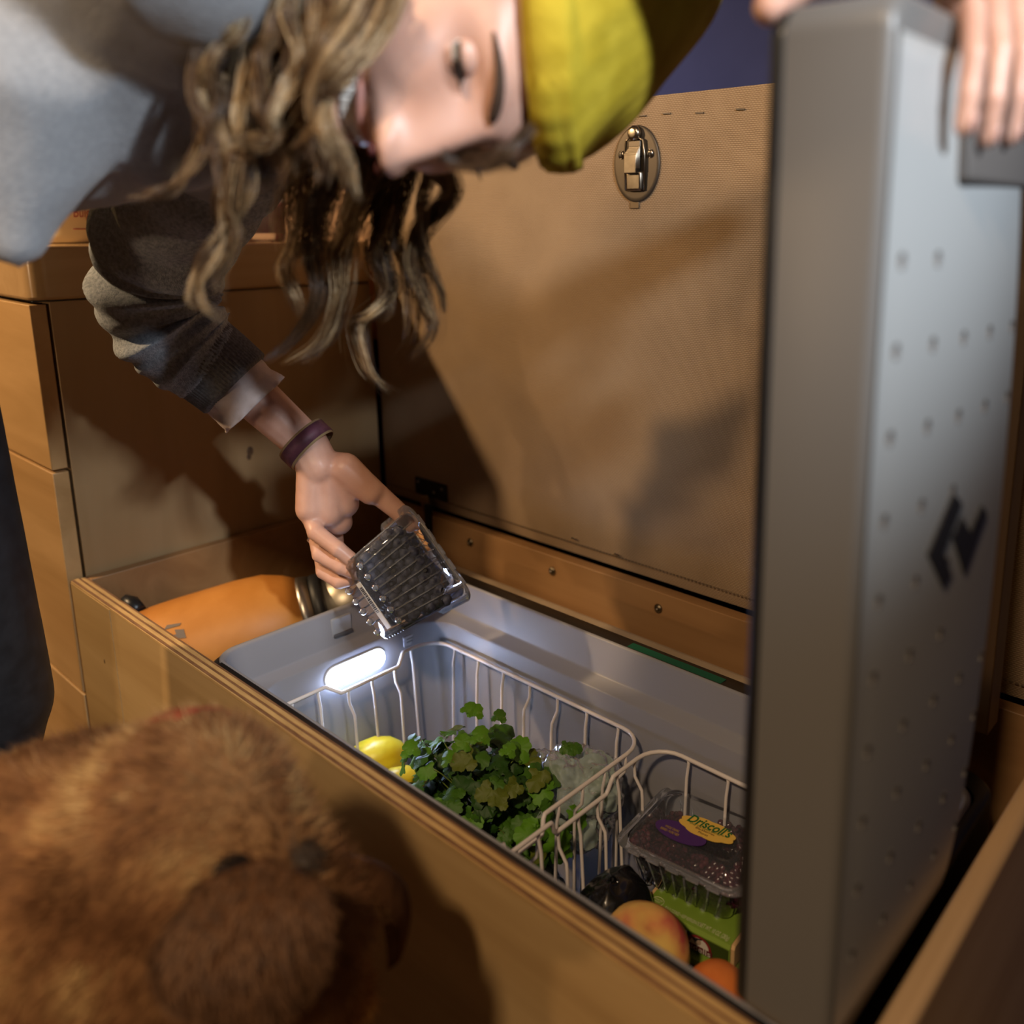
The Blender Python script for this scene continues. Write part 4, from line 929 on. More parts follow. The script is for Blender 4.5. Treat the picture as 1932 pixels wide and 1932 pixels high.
body.ell(H(607, 975, .984), (.020, .016, .014), (cdir(1, .1, 0), cdir(-.1, 1, .1), FWD))
# right hand hooked over the top of the raised lid: fingers down the outer face, thumb on the gasket side
body.caps(wrR, H(1838, -30, .468), .024, .022)
def HX(u, v_, x): d = at(u, v_, 1); return d*(x/d[0])
pal = [(1820, 0, .470), (1858, -12, .492), (1895, -14, .515), (1930, -10, .540)]
for a, b in zip(pal[:-1], pal[1:]): body.caps(H(*a), H(*b), .0165, .0165)
for a in pal: body.caps(H(1835, -70, .468), H(*a), .022, .0150)
fingersR = [
    [(1836, 14, -.150), (1838, 100, -.1400), (1828, 180, -.1400), (1818, 240, -.1415)],
    [(1878, 4, -.150), (1884, 95, -.1380), (1874, 185, -.1370), (1862, 260, -.1395)],
    [(1920, 0, -.150), (1928, 95, -.1390), (1918, 185, -.1385), (1905, 257, -.1405)],
    [(1962, 2, -.150), (1968, 95, -.1385), (1958, 180, -.1380), (1944, 238, -.1400)]]
for f_, r_ in zip(fingersR, (.0058, .0066, .0066, .0066)):
    P = [HX(*q) for q in f_]
    for i in range(3): body.caps(P[i], P[i+1], r_*(1.1, 1.0, .92)[i], r_*(1.0, .92, .84)[i])
    for i in (1, 2): body.ell(P[i], r_*(1.06, .98)[i-1])
P = [H(1790, -60, .458), H(1650, -45, .435), H(1530, -25, .420), H(1490, 0, .412), H(1470, 16, .410)]
P = [H(1810, -65, .458), H(1660, -75, .430), H(1520, -45, .418), H(1452, 14, .418)]
for i in range(3): body.caps(P[i], P[i+1], (.017, .0125, .0105)[i], (.0125, .0105, .0088)[i])
person = thing('person', 'woman in grey sweater and yellow beanie leaning over the fridge, holding berries', 'person', (anL[0], anL[1], -Z0))
skin_mb = fused(body, .0024, 3, .5)
body_o = build(skin_mb, 'body', SKIN, person)
# ---- face details
EYE = mat('eye_white', (.82, .78, .76), .15, spec=.6); IRIS = mat('iris', (.05, .025, .012), .1, spec=.8)
LASH = mat('lash', (.012, .007, .005), .6); LIP = mat('lips', (.50, .24, .20), .4); TOOTH = mat('teeth', (.88, .84, .78), .2, spec=.7); MOUTH = mat('mouth_inside', (.08, .012, .012), .5); BROW = mat('brow_hair', (.055, .03, .018), .8)
for sx in (-1, 1):
    ey = face_y(sx*.032, .006)-.0060
    e = build(MB().ell(HP(sx*.032, ey, .0055), .0120, (Hr, Hf, Hu), 24, 16), 'eye', EYE, person)
    build(MB().ell(HP(sx*.032, ey+.0100, .0015), (.0052, .0030, .0052), (Hr, Hf, Hu), 16, 8), 'iris', IRIS, e)
    # upper lid, lowered: a shell round the upper part of the eyeball
    rg = []
    for a in np.linspace(-1.35, 1.35, 15):
        row = []
        for b in np.linspace(.08, 1.5, 9):
            rr_ = .0131; row.append(HP(sx*.032+rr_*math.sin(a)*math.cos(b*.95), ey+rr_*math.cos(a)*math.cos(b), .0055+rr_*math.sin(b)*(1 if b > .2 else 1)-.0002))
        rg.append(row)
    lm = MB().rings(rg, closed=False); el = build(lm, 'eyelid', SKIN, person); so = el.modifiers.new('t', 'SOLIDIFY'); so.thickness = .0012
    rg2 = []
    for a in np.linspace(-1.35, 1.35, 15):
        rg2.append([HP(sx*.032+.0130*math.sin(a)*math.cos(b), ey+.0130*math.cos(a)*math.cos(b), .0055-.0130*math.sin(b)) for b in np.linspace(.38, 1.5, 7)])
    el2 = build(MB().rings(rg2, closed=False), 'eyelid', SKIN, person); so = el2.modifiers.new('t', 'SOLIDIFY'); so.thickness = .0012
    lb = MB(); lb.tube([HP(sx*.032+.0134*math.sin(a), ey+.0134*math.cos(a), .0062-.0012*math.cos(a)) for a in np.linspace(-1.2, 1.2, 15)], .0009, 6)
    for a in np.linspace(-1.15, 1.15, 26):
        p0 = (sx*.032+.0136*math.sin(a), ey+.0136*math.cos(a), .0052)
        lb.tube([HP(*p0), HP(p0[0]+.004*math.sin(a), p0[1]+.0050, p0[2]-.0022), HP(p0[0]+.007*math.sin(a), p0[1]+.0080, p0[2]-.0010)], [.0004, .0003, .0001], 4)
    build(lb, 'eyelashes', LASH, person)
    bb = MB(); pts = []
    for a in np.linspace(0, 1, 12):
        x = sx*(.009+.040*a); z = .0195+.0075*math.sin(a*2.3); pts.append(HP(x, face_y(x, z)+.0012, z))
    bb.tube(pts, [.0022, .0032, .0034, .0034, .0033, .0032, .003, .0028, .0024, .002, .0015, .0008], 8)
    build(bb, 'eyebrow', BROW, person)
# smile: upper teeth, dark gap, lips
tb = MB()
for i in range(10):
    x = (i-4.5)*.0056; w_ = .0026 if abs(i-4.5) < 1 else .0023; zc = -.0655+x*x*11
    tb.obox(HP(x, face_y(x, zc)+.0125-x*x*9, zc+.0010), Hr+Hf*(-x*18), Hf, Hu, w_, .0018, .0056 if abs(i-4.5) < 1 else .0050)
build(tb, 'teeth', TOOTH, person, bevel=.0009, seg=3)
mo = MB(); 
pts = [(x, -.0655+x*x*11) for x in np.linspace(-.030, .030, 15)]
build(MB().tube([HP(x, face_y(x, z)+.0045, z) for x, z in pts], [.001+.0060*math.sqrt(max(0, 1-(x/.031)**2)) for x, z in pts], 10), 'mouth_interior', MOUTH, person)
for dz, rr_, nm in ((.0092, .0024, 'upper_lip'), (-.0098, .0032, 'lower_lip')):
    P = []; Rr = []
    for x in np.linspace(-.0325, .0325, 21):
        e = math.sqrt(max(0, 1-(x/.0335)**2)); z = -.0655+x*x*11+dz*e; P.append(HP(x, face_y(x, z)+.0005, z)); Rr.append(.0008+rr_*e)
    build(MB().tube(P, Rr, 10), nm, LIP, person)
for sx in (-1, 1): build(MB().ell(HP(sx*.0072, face_y(sx*.007, -.0425)-.0065, -.0470), (.0034, .0048, .0022), (Hr, Hf, Hu), 12, 8), 'nostril', MOUTH, person)
# ---- beanie
YEL = noisy(mat('yellow_knit', (.5, .38, .03), .85, spec=.2), (.42, .31, .02), (.53, .40, .035), 40, bump=.5, bscale=300, bdist=.001)
def hatring(z, rx, ry, y0=-.004, n=72, rib=.0):
    return [HP(rx*math.cos(q)*(1+rib*math.cos(36*q)), y0+ry*math.sin(q)*(1+rib*math.cos(36*q)), z-.012*math.sin(q)*(-1)+.0) for q in [2*PI*k/n for k in range(n)]]
rings_ = []
HATUP = .013
for z, fy, by, rx_ in ((.028, .094, -.108, .080), (.036, .100, -.112, .085), (.052, .094, -.114, .087), (.072, .072, -.115, .085), (.096, .042, -.112, .080), (.118, .012, -.108, .071), (.136, -.014, -.100, .058), (.150, -.036, -.092, .042), (.158, -.052, -.082, .024), (.161, -.062, -.072, .006)):
    c_ = (fy+by)/2; r_ = (fy-by)/2
    rings_.append([HP(rx_*math.cos(q)*(1+.004*math.cos(30*q)), c_+r_*math.sin(q)*(1+.004*math.cos(30*q)), z+HATUP) for q in [2*PI*k/120 for k in range(120)]])
for i, rr_ in enumerate(rings_):
    rings_[i] = [p+unit(p-Hc)*(.007*noise.noise(Vector(p*26))+.004*math.sin(i*1.9)*noise.noise(Vector(p*9))) for p in rr_]
beanie = build(MB().rings(rings_, caps=(False, True)), 'beanie', YEL, person, sub=1)
cu = [[HP((.080+o_)*math.cos(q)*(1+.004*math.cos(30*q)), -.007+(.0985+o_*.7)*math.sin(q)*(1+.004*math.cos(30*q)), z+HATUP) for q in [2*PI*k/120 for k in range(120)]] for z, o_ in ((.036, .002), (.031, .004), (.032, .007), (.042, .0085), (.050, .008), (.056, .005), (.055, .001))]
build(MB().rings(cu, caps=(False, False)), 'beanie_cuff', YEL, beanie)
# ---- sweater
GREY = noisy(mat('grey_marl', (.40, .41, .42), .95, spec=.15), (.31, .32, .34), (.36, .37, .39), 240, detail=3, bump=.5, bscale=420, bdist=.0015)
GREY.node_tree.nodes['Principled BSDF'].inputs['Sheen Weight'].default_value = .25
sw = MB()
sw.caps(hips+np.array((-.02, 0, .0)), chest, .150, .138, 24); sw.caps(chest, neck0+(neck0-chest)*.05, .125, .072, 20)
for s_ in (shL, shR): sw.caps(chest, s_, .115, .072, 20)
sw.caps(shR, elR, .074, .052); sw.caps(elR, wrR+(elR-wrR)*.1, .054, .040)
sw.caps(at(20, 210, .56), at(28, 440, .565), .075, .021, 18); sw.caps(at(-120, 250, .60), at(10, 400, .57), .10, .03, 18)
sw.caps(at(240, 120, .60), at(330, 255, .63), .085, .045, 18)
sm = fused(sw, .006, 10, .6)
def folds(p, amp):
    n1 = noise.noise(Vector((p[0]*9, p[1]*9, p[2]*9))); n2 = 1-abs(noise.noise(Vector((p[0]*14+5, p[1]*14, p[2]*14))))*2
    return amp*(n1*.6+n2*.4)
cz = chest
sm.v = [tuple(np.array(p)+unit(np.array(p)-(hips+(cz-hips)*max(0, min(1.2, np.dot(np.array(p)-hips, cz-hips)/np.dot(cz-hips, cz-hips)))))*folds(p, .010)) for p in sm.v]
sweater = build(sm, 'sweater', GREY, person)
# left sleeve: bunched folds towards a ribbed cuff
def sleeve_tube(path, rad, n_s, n_q, fn):
    P = [np.array(p) for p in path]; out = []
    def cr(t):
        k = min(int(t), len(P)-2); f = t-k; p0 = P[max(k-1, 0)]; p1 = P[k]; p2 = P[k+1]; p3 = P[min(k+2, len(P)-1)]
        return .5*((2*p1)+(-p0+p2)*f+(2*p0-5*p1+4*p2-p3)*f*f+(-p0+3*p1-3*p2+p3)*f**3)
    nrm = None
    for i in range(n_s):
        s_ = i/(n_s-1); t = s_*(len(P)-1); c = cr(t); d = unit(cr(min(t+.01, len(P)-1-1e-6))-cr(max(t-.01, 0)))
        ref = FWD if nrm is None else nrm
        nrm = unit(ref-d*np.dot(ref, d)); bn = np.cross(d, nrm)
        out.append([c+(math.cos(q)*nrm+math.sin(q)*bn)*(np.interp(s_, rad[0], rad[1])+fn(s_, q)) for q in [2*PI*k/n_q for k in range(n_q)]])
    return out
spath = [at(470, 190, .73), at(385, 320, .79), at(305, 470, .875), at(300, 575, .905), at(350, 650, .925), at(405, 692, .94)]
def fold_fn(s_, q):
    w_ = .0062*math.sin(38*s_+1.6*math.sin(q+.6)+1.2*math.sin(2*q))*min(1, s_*3)*max(0, min(1, (.88-s_)*9))
    w2 = .0030*math.sin(75*s_+2.0*math.sin(q*1+2)+1.0)*max(.2, min(1, (.88-s_)*9))
    return w_*(.6+.4*math.sin(3*q+s_*9))+w2+.0012*noise.noise(Vector((s_*40, math.cos(q)*4, math.sin(q)*4)))
GREYF = noisy(mat('grey_terry', (.40, .41, .42), .95, spec=.15), (.27, .30, .34), (.46, .49, .54), 300, detail=3, bump=.8, bscale=900, bdist=.0016)  # bluer than the sweater: cool torch light put into the sleeve colour
st_ = sleeve_tube(spath, ([0, .25, .5, .7, .85, .88, 1], [.066, .062, .060, .055, .051, .048, .044]), 150, 56, fold_fn)
build(MB().rings(st_, caps=(False, False)), 'sleeve', GREYF, sweater)
cuffp = [spath[-2]+(spath[-1]-spath[-2])*.1, spath[-1], at(447, 727, .948)]
ck = sleeve_tube(cuffp, ([0, .1, .5, .93, 1], [.043, .0465, .0455, .0440, .040]), 26, 220, lambda s_, q: .0006*math.sin(72*q))
build(MB().rings(ck, caps=(False, False)), 'ribbed_cuff', noisy(mat('rib_grey', (.2, .2, .21), .95, spec=.1), (.15, .15, .16), (.24, .24, .25), 300, bump=.4, bscale=800), sweater, label='darker ribbed sweater cuff')
shp = [at(425, 712, .944), at(455, 740, .952), at(482, 764, .958)]
shk = sleeve_tube(shp, ([0, .15, .6, 1], [.034, .0400, .0395, .0425]), 26, 64, lambda s_, q: .0016*math.sin(5*q+9*s_)*s_+.0014*noise.noise(Vector((s_*3, 2*math.cos(q), 2*math.sin(q))))+(.0012*math.sin(14*q) if s_ > .9 else 0))
c3 = build(MB().rings(shk, caps=(False, False)), 'shirt_cuff', noisy(mat('white_jersey', (.66, .55, .53), .8), (.60, .50, .48), (.72, .61, .59), 60, bump=.3, bscale=300), person, label='white jersey shirt cuff turned back over the sweater')
c3.modifiers.new('t', 'SOLIDIFY').thickness = .0015
# wrist strap and ring
wa, wb = at(556, 824, .968), at(600, 866, .968); ax_ = unit(wb-wa); wc = (wa+wb)/2-np.array((0, 0, 0))
wc = at(579, 838, .970); sd_ = unit(cdir(.88, -.55, 0)); sd_ = unit(sd_-ax_*np.dot(sd_, ax_)); dp = np.cross(ax_, sd_)
def band(r1, r2, h0, h1): return [[wc+ax_*h+sd_*math.cos(q)*a+dp*math.sin(q)*b for q in [2*PI*k/48 for k in range(48)]] for h, a, b in ((h0, r1-.001, r2-.001), (h0, r1, r2), (h1, r1, r2), (h1, r1-.001, r2-.001))]
stp = build(MB().rings(band(.0300, .0268, -.0105, .0105), caps=(False, False)), 'wrist_strap', mat('tan_edge', (.30, .20, .10), .8), person, label='tan edged dark purple wrist strap')
build(MB().rings(band(.0308, .0276, -.0080, .0080), caps=(False, False)), 'purple_inlay', noisy(mat('purple_leather', (.10, .03, .05), .6), (.075, .022, .04), (.14, .045, .07), 80), stp)
rc = (H(590, 975, .985)*.42+H(604, 1046, .963)*.58); ra = unit(H(604, 1046, .963)-H(590, 975, .985)); r1_ = unit(np.cross(ra, FWD)); r2_ = np.cross(ra, r1_)
build(MB().tube([rc+(r1_*math.cos(q)+r2_*math.sin(q))*.0101 for q in np.linspace(0, 2*PI, 33)[:-1]], .0007, 6, loop=True), 'ring', mat('silver', (.85, .82, .78), .15, 1), person)
NAIL = mat('nail', (.62, .38, .33), .25)
for f_ in fingersR:
    a, b = HX(*f_[2]), HX(*f_[3]); d = unit(b-a); up2 = unit(np.array((1., 0, 0))-d*d[0]); build(MB().ell(b-d*.002+up2*.0048, (.0038, .0050, .0010), (np.cross(d, up2), d, up2), 10, 6), 'fingernail', NAIL, person)
build(MB().tube([wrR+(wrR-elR)*0+np.array((0, 0, 0))+(unit(np.cross(wrR-elR, (0, 0, 1)))*math.cos(q)+unit(np.cross(wrR-elR, np.cross(wrR-elR, (0, 0, 1))))*math.sin(q))*.027 for q in np.linspace(0, 2*PI, 33)[:-1]], .0015, 6, loop=True), 'bracelet', mat('gold', (.9, .6, .2), .2, 1), person)
gr_ = (H(1868, 2, .494)*.35+H(1882, 95, .500)*.65)
# ---- trousers and shoes
PANT = noisy(mat('black_leggings', (.012, .014, .018), .6, spec=.4), (.010, .012, .016), (.018, .021, .027), 60)
pm = MB()
pm.caps(hips+np.array((.0, .05, -.03)), hips+np.array((0, .07, -.10)), .115, .105, 20); pm.caps(hips+np.array((.0, .07, -.06)), knL, .098, .056, 20); pm.caps(knL, anL, .054, .036, 20)
pm.caps(hips+np.array((-.07, -.06, -.06)), knR, .098, .056, 20); pm.caps(knR, anR, .054, .036, 20)
build(fused(pm, .006, 6), 'leggings', PANT, person)
for an in (anL, anR):
    sh_ = MB(); sh_.caps(an+np.array((0, -.02, -.035)), an+np.array((.045, .15, -.045)), .040, .032, 16); sh_.caps(an, an+np.array((0, 0, -.03)), .040, .042, 16)
    sb_ = fused(sh_, .005, 4); sb_.v = [(a, b, max(c_, -Z0+.001)) for a, b, c_ in sb_.v]; build(sb_, 'shoe', mat('dark_shoe', (.02, .02, .022), .7), person)
# ---- hair
HAIRM = []
for nm, c in (('hair_dark', (.055, .030, .016)), ('hair_brown', (.13, .075, .04)), ('hair_blonde', (.42, .28, .14)), ('hair_pale', (.78, .62, .40))):
    m = mat(nm, c, .38, spec=.5); HAIRM.append(m)
# scalp hair under the beanie, down the back of the head
hb = MB(); rg = []
for i in range(1, 60):
    th_ = PI*i/60; row = []
    for q in [2*PI*k/80 for k in range(80)]:
        n_v = (math.sin(th_)*math.cos(q), math.sin(th_)*math.sin(q), math.cos(th_)); x, y, z = head_pt(*n_v)
        back = n_v[1] < .42-(.35 if z < -.01 else 0)+max(0, (z-.052)*16)
        k = (1.075 if z < .03 else 1.03)+.012*math.sin(q*34+z*60) if back else .93
        if z < -.085: k = .9
        row.append(HP(x*k, y*k, z*k))
    rg.append(row)
build(hb.rings(rg), 'scalp_hair', HAIRM[0], person)
hr = random.Random(11); hm_ = MB()
def cat(P, t):
    k = min(int(t), len(P)-2); f = t-k; p0 = P[max(k-1, 0)]; p1 = P[k]; p2 = P[k+1]; p3 = P[min(k+2, len(P)-1)]
    return .5*((2*p1)+(-p0+p2)*f+(2*p0-5*p1+4*p2-p3)*f*f+(-p0+3*p1-3*p2+p3)*f**3)
def lock(guide, n, R0, cols, spread=1.0, th_=.00038, seg=26, taper=.35, jit=.006):
    P = [at(*g) for g in guide]
    off = np.array([hr.gauss(0, jit), hr.gauss(0, jit), hr.gauss(0, jit*.5)])
    m = len(P)-1
    for k in range(n):
        a = hr.uniform(0, 2*PI); r_ = R0*math.sqrt(hr.random()); end = hr.uniform(.80, 1.0) if hr.random() < .8 else hr.uniform(.5, .8)
        ph = hr.uniform(0, 6); amp = hr.uniform(.0005, .0022)*spread; fr_ = hr.uniform(6, 11)
        pts = []; rs = []
        for i in range(seg):
            s_ = i/(seg-1)*end; c = cat(P, s_*m); d = unit(cat(P, min(s_*m+.02, m-1e-6))-cat(P, max(s_*m-.02, 0)))
            u_ = unit(np.cross(d, FWD)); v_ = np.cross(d, u_)
            w_ = r_*(1-(1-taper)*s_)*(1+.35*math.sin(s_*7+ph))
            pts.append(c+off*s_+u_*(w_*math.cos(a+s_*1.5)+amp*math.sin(fr_*s_+ph))+v_*(w_*math.sin(a+s_*1.5)*.6+amp*math.cos(fr_*s_*.8+ph)))
            rs.append(th_*(1.0-.75*s_))
        hm_.tube(pts, rs, 3, mi=hr.choice(cols))
D_, B_, L_, W_ = 0, 1, 2, 3
near = [
 ([(747, -30, .455), (706, 70, .455), (640, 128, .46), (606, 180, .465), (608, 235, .47), (640, 300, .48), (664, 372, .49)], 75, .0075, (L_, L_, W_, W_, B_)),
 ([(725, -60, .46), (670, 40, .462), (620, 95, .47), (600, 160, .475), (585, 230, .48)], 50, .007, (L_, W_, B_)),
 ([(660, -40, .47), (643, 16, .47), (623, 83, .475), (612, 150, .48), (590, 230, .49), (560, 300, .5)], 60, .008, (L_, B_, W_)),
 ([(560, -40, .49), (540, 25, .49), (567, 110, .49), (532, 174, .49), (508, 219, .495), (525, 262, .50), (478, 272, .50), (450, 262, .50)], 55, .0060, (L_, L_, W_, B_)),
 ([(540, -30, .50), (515, 75, .50), (492, 108, .50), (494, 207, .505), (532, 290, .51), (545, 345, .51)], 60, .006, (L_, B_, L_)),
 ([(470, -40, .50), (455, 0, .50), (437, 50, .505), (385, 103, .51), (375, 186, .515), (416, 248, .52), (437, 372, .53), (441, 414, .535)], 70, .0070, (L_, B_, L_, D_)),
 ([(500, -20, .51), (466, 157, .515), (449, 228, .52), (466, 310, .53), (453, 372, .535), (424, 435, .54), (403, 476, .545)], 70, .0072, (L_, L_, B_, W_)),
 ([(455, 280, .52), (415, 380, .53), (420, 450, .54), (384, 488, .545), (362, 538, .55), (382, 578, .555), (420, 602, .56)], 60, .0055, (L_, W_, B_)),
 ([(440, 300, .52), (430, 390, .53), (440, 450, .54), (400, 520, .55), (395, 560, .55)], 40, .006, (L_, B_, W_)),
 ([(430, 150, .52), (400, 228, .52), (376, 290, .525), (325, 348, .53), (290, 362, .53), (235, 378, .535)], 45, .0045, (L_, W_, B_)),
 ([(600, -40, .49), (590, 60, .49), (570, 150, .495), (580, 240, .50), (610, 300, .51), (600, 350, .52)], 60, .010, (B_, L_, D_)),
 ([(500, -40, .53), (480, 60, .53), (440, 160, .535), (430, 260, .54), (450, 340, .545)], 90, .018, (D_, B_, D_)),
 ([(430, -40, .54), (415, 40, .54), (400, 120, .54), (390, 200, .54), (385, 260, .545)], 80, .014, (D_, D_, B_)),
 ([(560, -40, .53), (550, 80, .53), (520, 180, .535), (500, 280, .54), (510, 350, .55)], 90, .018, (D_, B_, B_)),
 ([(640, -40, .52), (600, 60, .52), (560, 160, .525), (550, 240, .53), (570, 310, .54)], 90, .016, (D_, B_, L_)),
]
far = [
 ([(600, 200, .60), (590, 265, .62), (580, 330, .63), (556, 455, .65), (534, 505, .655), (556, 560, .66), (560, 600, .66)], 50, .010, (B_, B_, L_, D_)),
 ([(650, 230, .59), (640, 310, .61), (602, 393, .63), (592, 476, .65), (606, 559, .66), (556, 642, .67), (507, 679, .675)], 60, .010, (B_, L_, L_, D_)),
 ([(690, 250, .59), (672, 352, .61), (652, 435, .63), (637, 497, .65), (635, 559, .66), (612, 642, .67), (545, 687, .68)], 65, .011, (B_, L_, D_)),
 ([(700, 250, .60), (714, 323, .62), (714, 414, .64), (722, 497, .655), (733, 546, .66), (690, 590, .67), (670, 621, .675), (684, 700, .68), (735, 742, .685)], 45, .007, (B_, D_, D_, L_)),
 ([(725, 250, .60), (738, 315, .62), (730, 397, .64), (700, 476, .65), (730, 540, .66), (722, 585, .665), (700, 605, .67)], 55, .009, (D_, D_, B_)),
 ([(745, 260, .60), (759, 323, .62), (740, 435, .64), (764, 505, .655), (776, 580, .665), (768, 646, .67)], 40, .0055, (D_, B_)),
 ([(800, 280, .56), (822, 315, .58), (850, 364, .60), (795, 435, .63), (785, 488, .64), (812, 571, .655), (816, 621, .66), (776, 683, .67)], 75, .0080, (D_, D_, B_)),
 ([(800, 285, .57), (813, 315, .59), (797, 393, .61), (805, 476, .63), (834, 550, .65), (842, 592, .66)], 35, .006, (D_, D_, B_)),
 ([(790, 280, .57), (770, 350, .60), (745, 430, .63), (735, 480, .64)], 30, .006, (D_,)),
 ([(640, 200, .58), (680, 250, .59), (720, 290, .60), (700, 360, .62), (660, 430, .63), (655, 500, .64)], 130, .020, (D_, D_, B_, D_)),
 ([(600, 180, .58), (620, 260, .60), (620, 340, .61), (600, 420, .63), (620, 500, .64)], 110, .018, (D_, B_, L_)),
 ([(600, 240, .60), (560, 320, .62), (540, 400, .64), (550, 470, .65)], 50, .012, (B_, L_)),
 ([(1000, 235, .45), (965, 285, .455), (925, 318, .46), (882, 318, .465), (865, 303, .47), (868, 290, .47)], 30, .0022, (D_,)),
 ([(780, 268, .53), (830, 285, .52), (880, 298, .51), (940, 296, .49), (995, 270, .48)], 55, .0050, (D_,)),
]
def bundle(g_, n_, R_, cl, th_, split, dj):
    for k in range(split):
        g2 = [(u+hr.gauss(0, dj*(.4+.6*i/len(g_))), v_+hr.gauss(0, dj*.7), d+hr.gauss(0, .006)) for i, (u, v_, d) in enumerate(g_)]
        tone = cl[hr.randrange(len(cl))]; mix = [tone, tone, tone, tone, max(0, tone-1), min(3, tone+1)]
        lock(g2, int(n_/split*2.9), R_*.78, mix, th_=th_*.92, jit=.0035, taper=.35, spread=1.4)
for g_, n_, R_, cl in near: bundle(g_, n_, R_, list(cl)+[D_, B_], .00030, 5, 9)
for g_, n_, R_, cl in far: bundle(g_, n_, R_*1.15, cl, .00028, 4 if n_ > 35 else 1, 7 if n_ > 35 else 1)
for i in range(16):           # stray wisps
    g_ = hr.choice(near+far[:7])[0]; lock(g_, 3, .016, (B_, L_), spread=3, th_=.0002, jit=.012)
build(hm_, 'hair', HAIRM, person, kind='stuff')
# ================================================================== the dog
FUR = noisy(mat('dog_fur', (.3, .15, .07), .9, spec=.15), (.18, .08, .032), (.34, .18, .075), 22, detail=5, lo=.34, hi=.66, bump=.5, bscale=260, bdist=.002)
dog = MB()
A_ = lambda u, v_, d: at(u, v_, d)
nk = A_(345, 1560, .50); shd = A_(150, 1760, .52); hd = A_(505, 1775, .485); bk = A_(-380, 2200, .57)
dog.caps(shd, nk, .104, .064, 24); dog.caps(nk, hd, .062, .054, 22); dog.ell(hd, (.056, .058, .052)); dog.caps(A_(260, 1720, .50), hd, .095, .052, 20)
dog.caps(A_(200, 1560, .53), A_(330, 1470, .53), .060, .036, 20); dog.caps(shd, A_(-80, 1880, .53), .100, .095, 24)
mz = A_(640, 1890, .56); dog.caps(hd, mz, .042, .022, 18)
dog.caps(A_(555, 1680, .50), A_(600, 1740, .51), .020, .018)
dog.caps(shd, bk, .115, .12, 24); dog.caps(shd+np.array((0, 0, -.06)), bk+np.array((0, 0, -.04)), .11, .09, 24)
def leg4(p, fwd, front):
    top = p+np.array((0, 0, -.06)); gz = -Z0+.018
    if front: J = [top, top+fwd*.01+np.array((0, 0, -.14)), np.array((top[0], top[1], -.70)), np.array((top[0], top[1], gz))+fwd*.005]
    else: J = [top, top+fwd*.05+np.array((0, 0, -.12)), np.array((top[0], top[1], -.75))-fwd*.05, np.array((top[0], top[1], gz))-fwd*.03]
    for a, b, ra, rb_ in zip(J[:-1], J[1:], (.055, .034, .022), (.034, .022, .019)): dog.caps(a, b, ra, rb_)
    dog.caps(J[-1], J[-1]+fwd*.035+np.array((0, 0, -.002)), .021, .018)
fw = unit(np.array((shd-bk)[:2].tolist()+[0])); sd2 = np.cross(fw, (0, 0, 1))
for s_ in (-1, 1): leg4(shd+sd2*s_*.055-fw*.01, fw, True); leg4(bk+sd2*s_*.055-fw*.02, fw, False)
tl = bk-fw*.10; dog.caps(tl, tl-fw*.10+np.array((0, 0, -.05)), .022, .018); dog.caps(tl-fw*.10+np.array((0, 0, -.05)), tl-fw*.16+np.array((0, 0, -.16)), .018, .010)
dt = thing('dog', 'tan and brown dog with a red collar in the foreground, looking into the fridge', 'dog', (shd[0], shd[1], -Z0))
dm = fused(dog, .005, 6)
dm.v = [(a, b, max(c_, -Z0+.001)) for a, b, c_ in dm.v]
build(dm, 'body', FUR, dt)
# short coat: thin tapered hairs lying back along the body
dv = np.array(dm.v); fr_ = random.Random(5); fb = MB(); tail_dir = unit(bk-hd)
FM = [mat(n_, c_, .7, spec=.2) for n_, c_ in (('coat_dark', (.17, .075, .03)), ('coat_brown', (.30, .14, .058)), ('coat_tan', (.44, .24, .10)), ('coat_gold', (.58, .37, .16)))]
cand = [f for f in dm.f if dv[f[0]][2] > -.66 and np.dot(unit(np.cross(dv[f[1]]-dv[f[0]], dv[f[2]]-dv[f[0]])), -unit(dv[f[0]])) > -.35 and np.dot(dv[f[0]], FWD) > .2 and np.dot(dv[f[0]], RT)/np.dot(dv[f[0]], FWD) > -.95]
for i in range(42000):
    f = cand[fr_.randrange(len(cand))]; a, b = fr_.random(), fr_.random()
    p = dv[f[0]]*(1-a)*(1-b)+dv[f[1]]*a*(1-b)+dv[f[2]]*a*b+dv[f[3 if len(f) > 3 else 2]]*(1-a)*b
    nn_ = unit(np.cross(dv[f[1]]-dv[f[0]], dv[f[2]]-dv[f[0]])); t_ = tail_dir-nn_*np.dot(tail_dir, nn_)+np.array((fr_.gauss(0, .25), fr_.gauss(0, .25), fr_.gauss(0, .25))); t_ = unit(t_)
    L_ = fr_.uniform(.006, .014); w_ = np.cross(nn_, t_)*.0006
    v_ = noise.noise(Vector(p*26))+.5*noise.noise(Vector(p*60))+.35*fr_.gauss(0, .35)-.10
    k = 0 if v_ < -.28 else 1 if v_ < .05 else 2 if v_ < .32 else 3
    fb.add([p-w_-nn_*.001, p+w_-nn_*.001, p+t_*L_+nn_*L_*.35], [(0, 1, 2)], k)
build(fb, 'fur', FM, dt, kind='stuff')
EARM = noisy(mat('ear_fur', (.10, .045, .02), .9, spec=.1), (.045, .019, .008), (.11, .048, .02), 14, bump=.5, bscale=160, bdist=.003)
GREYFUR = noisy(mat('grey_fur', (.3, .26, .22), .9, spec=.1), (.10, .075, .055), (.19, .15, .12), 20, bump=.5, bscale=160)
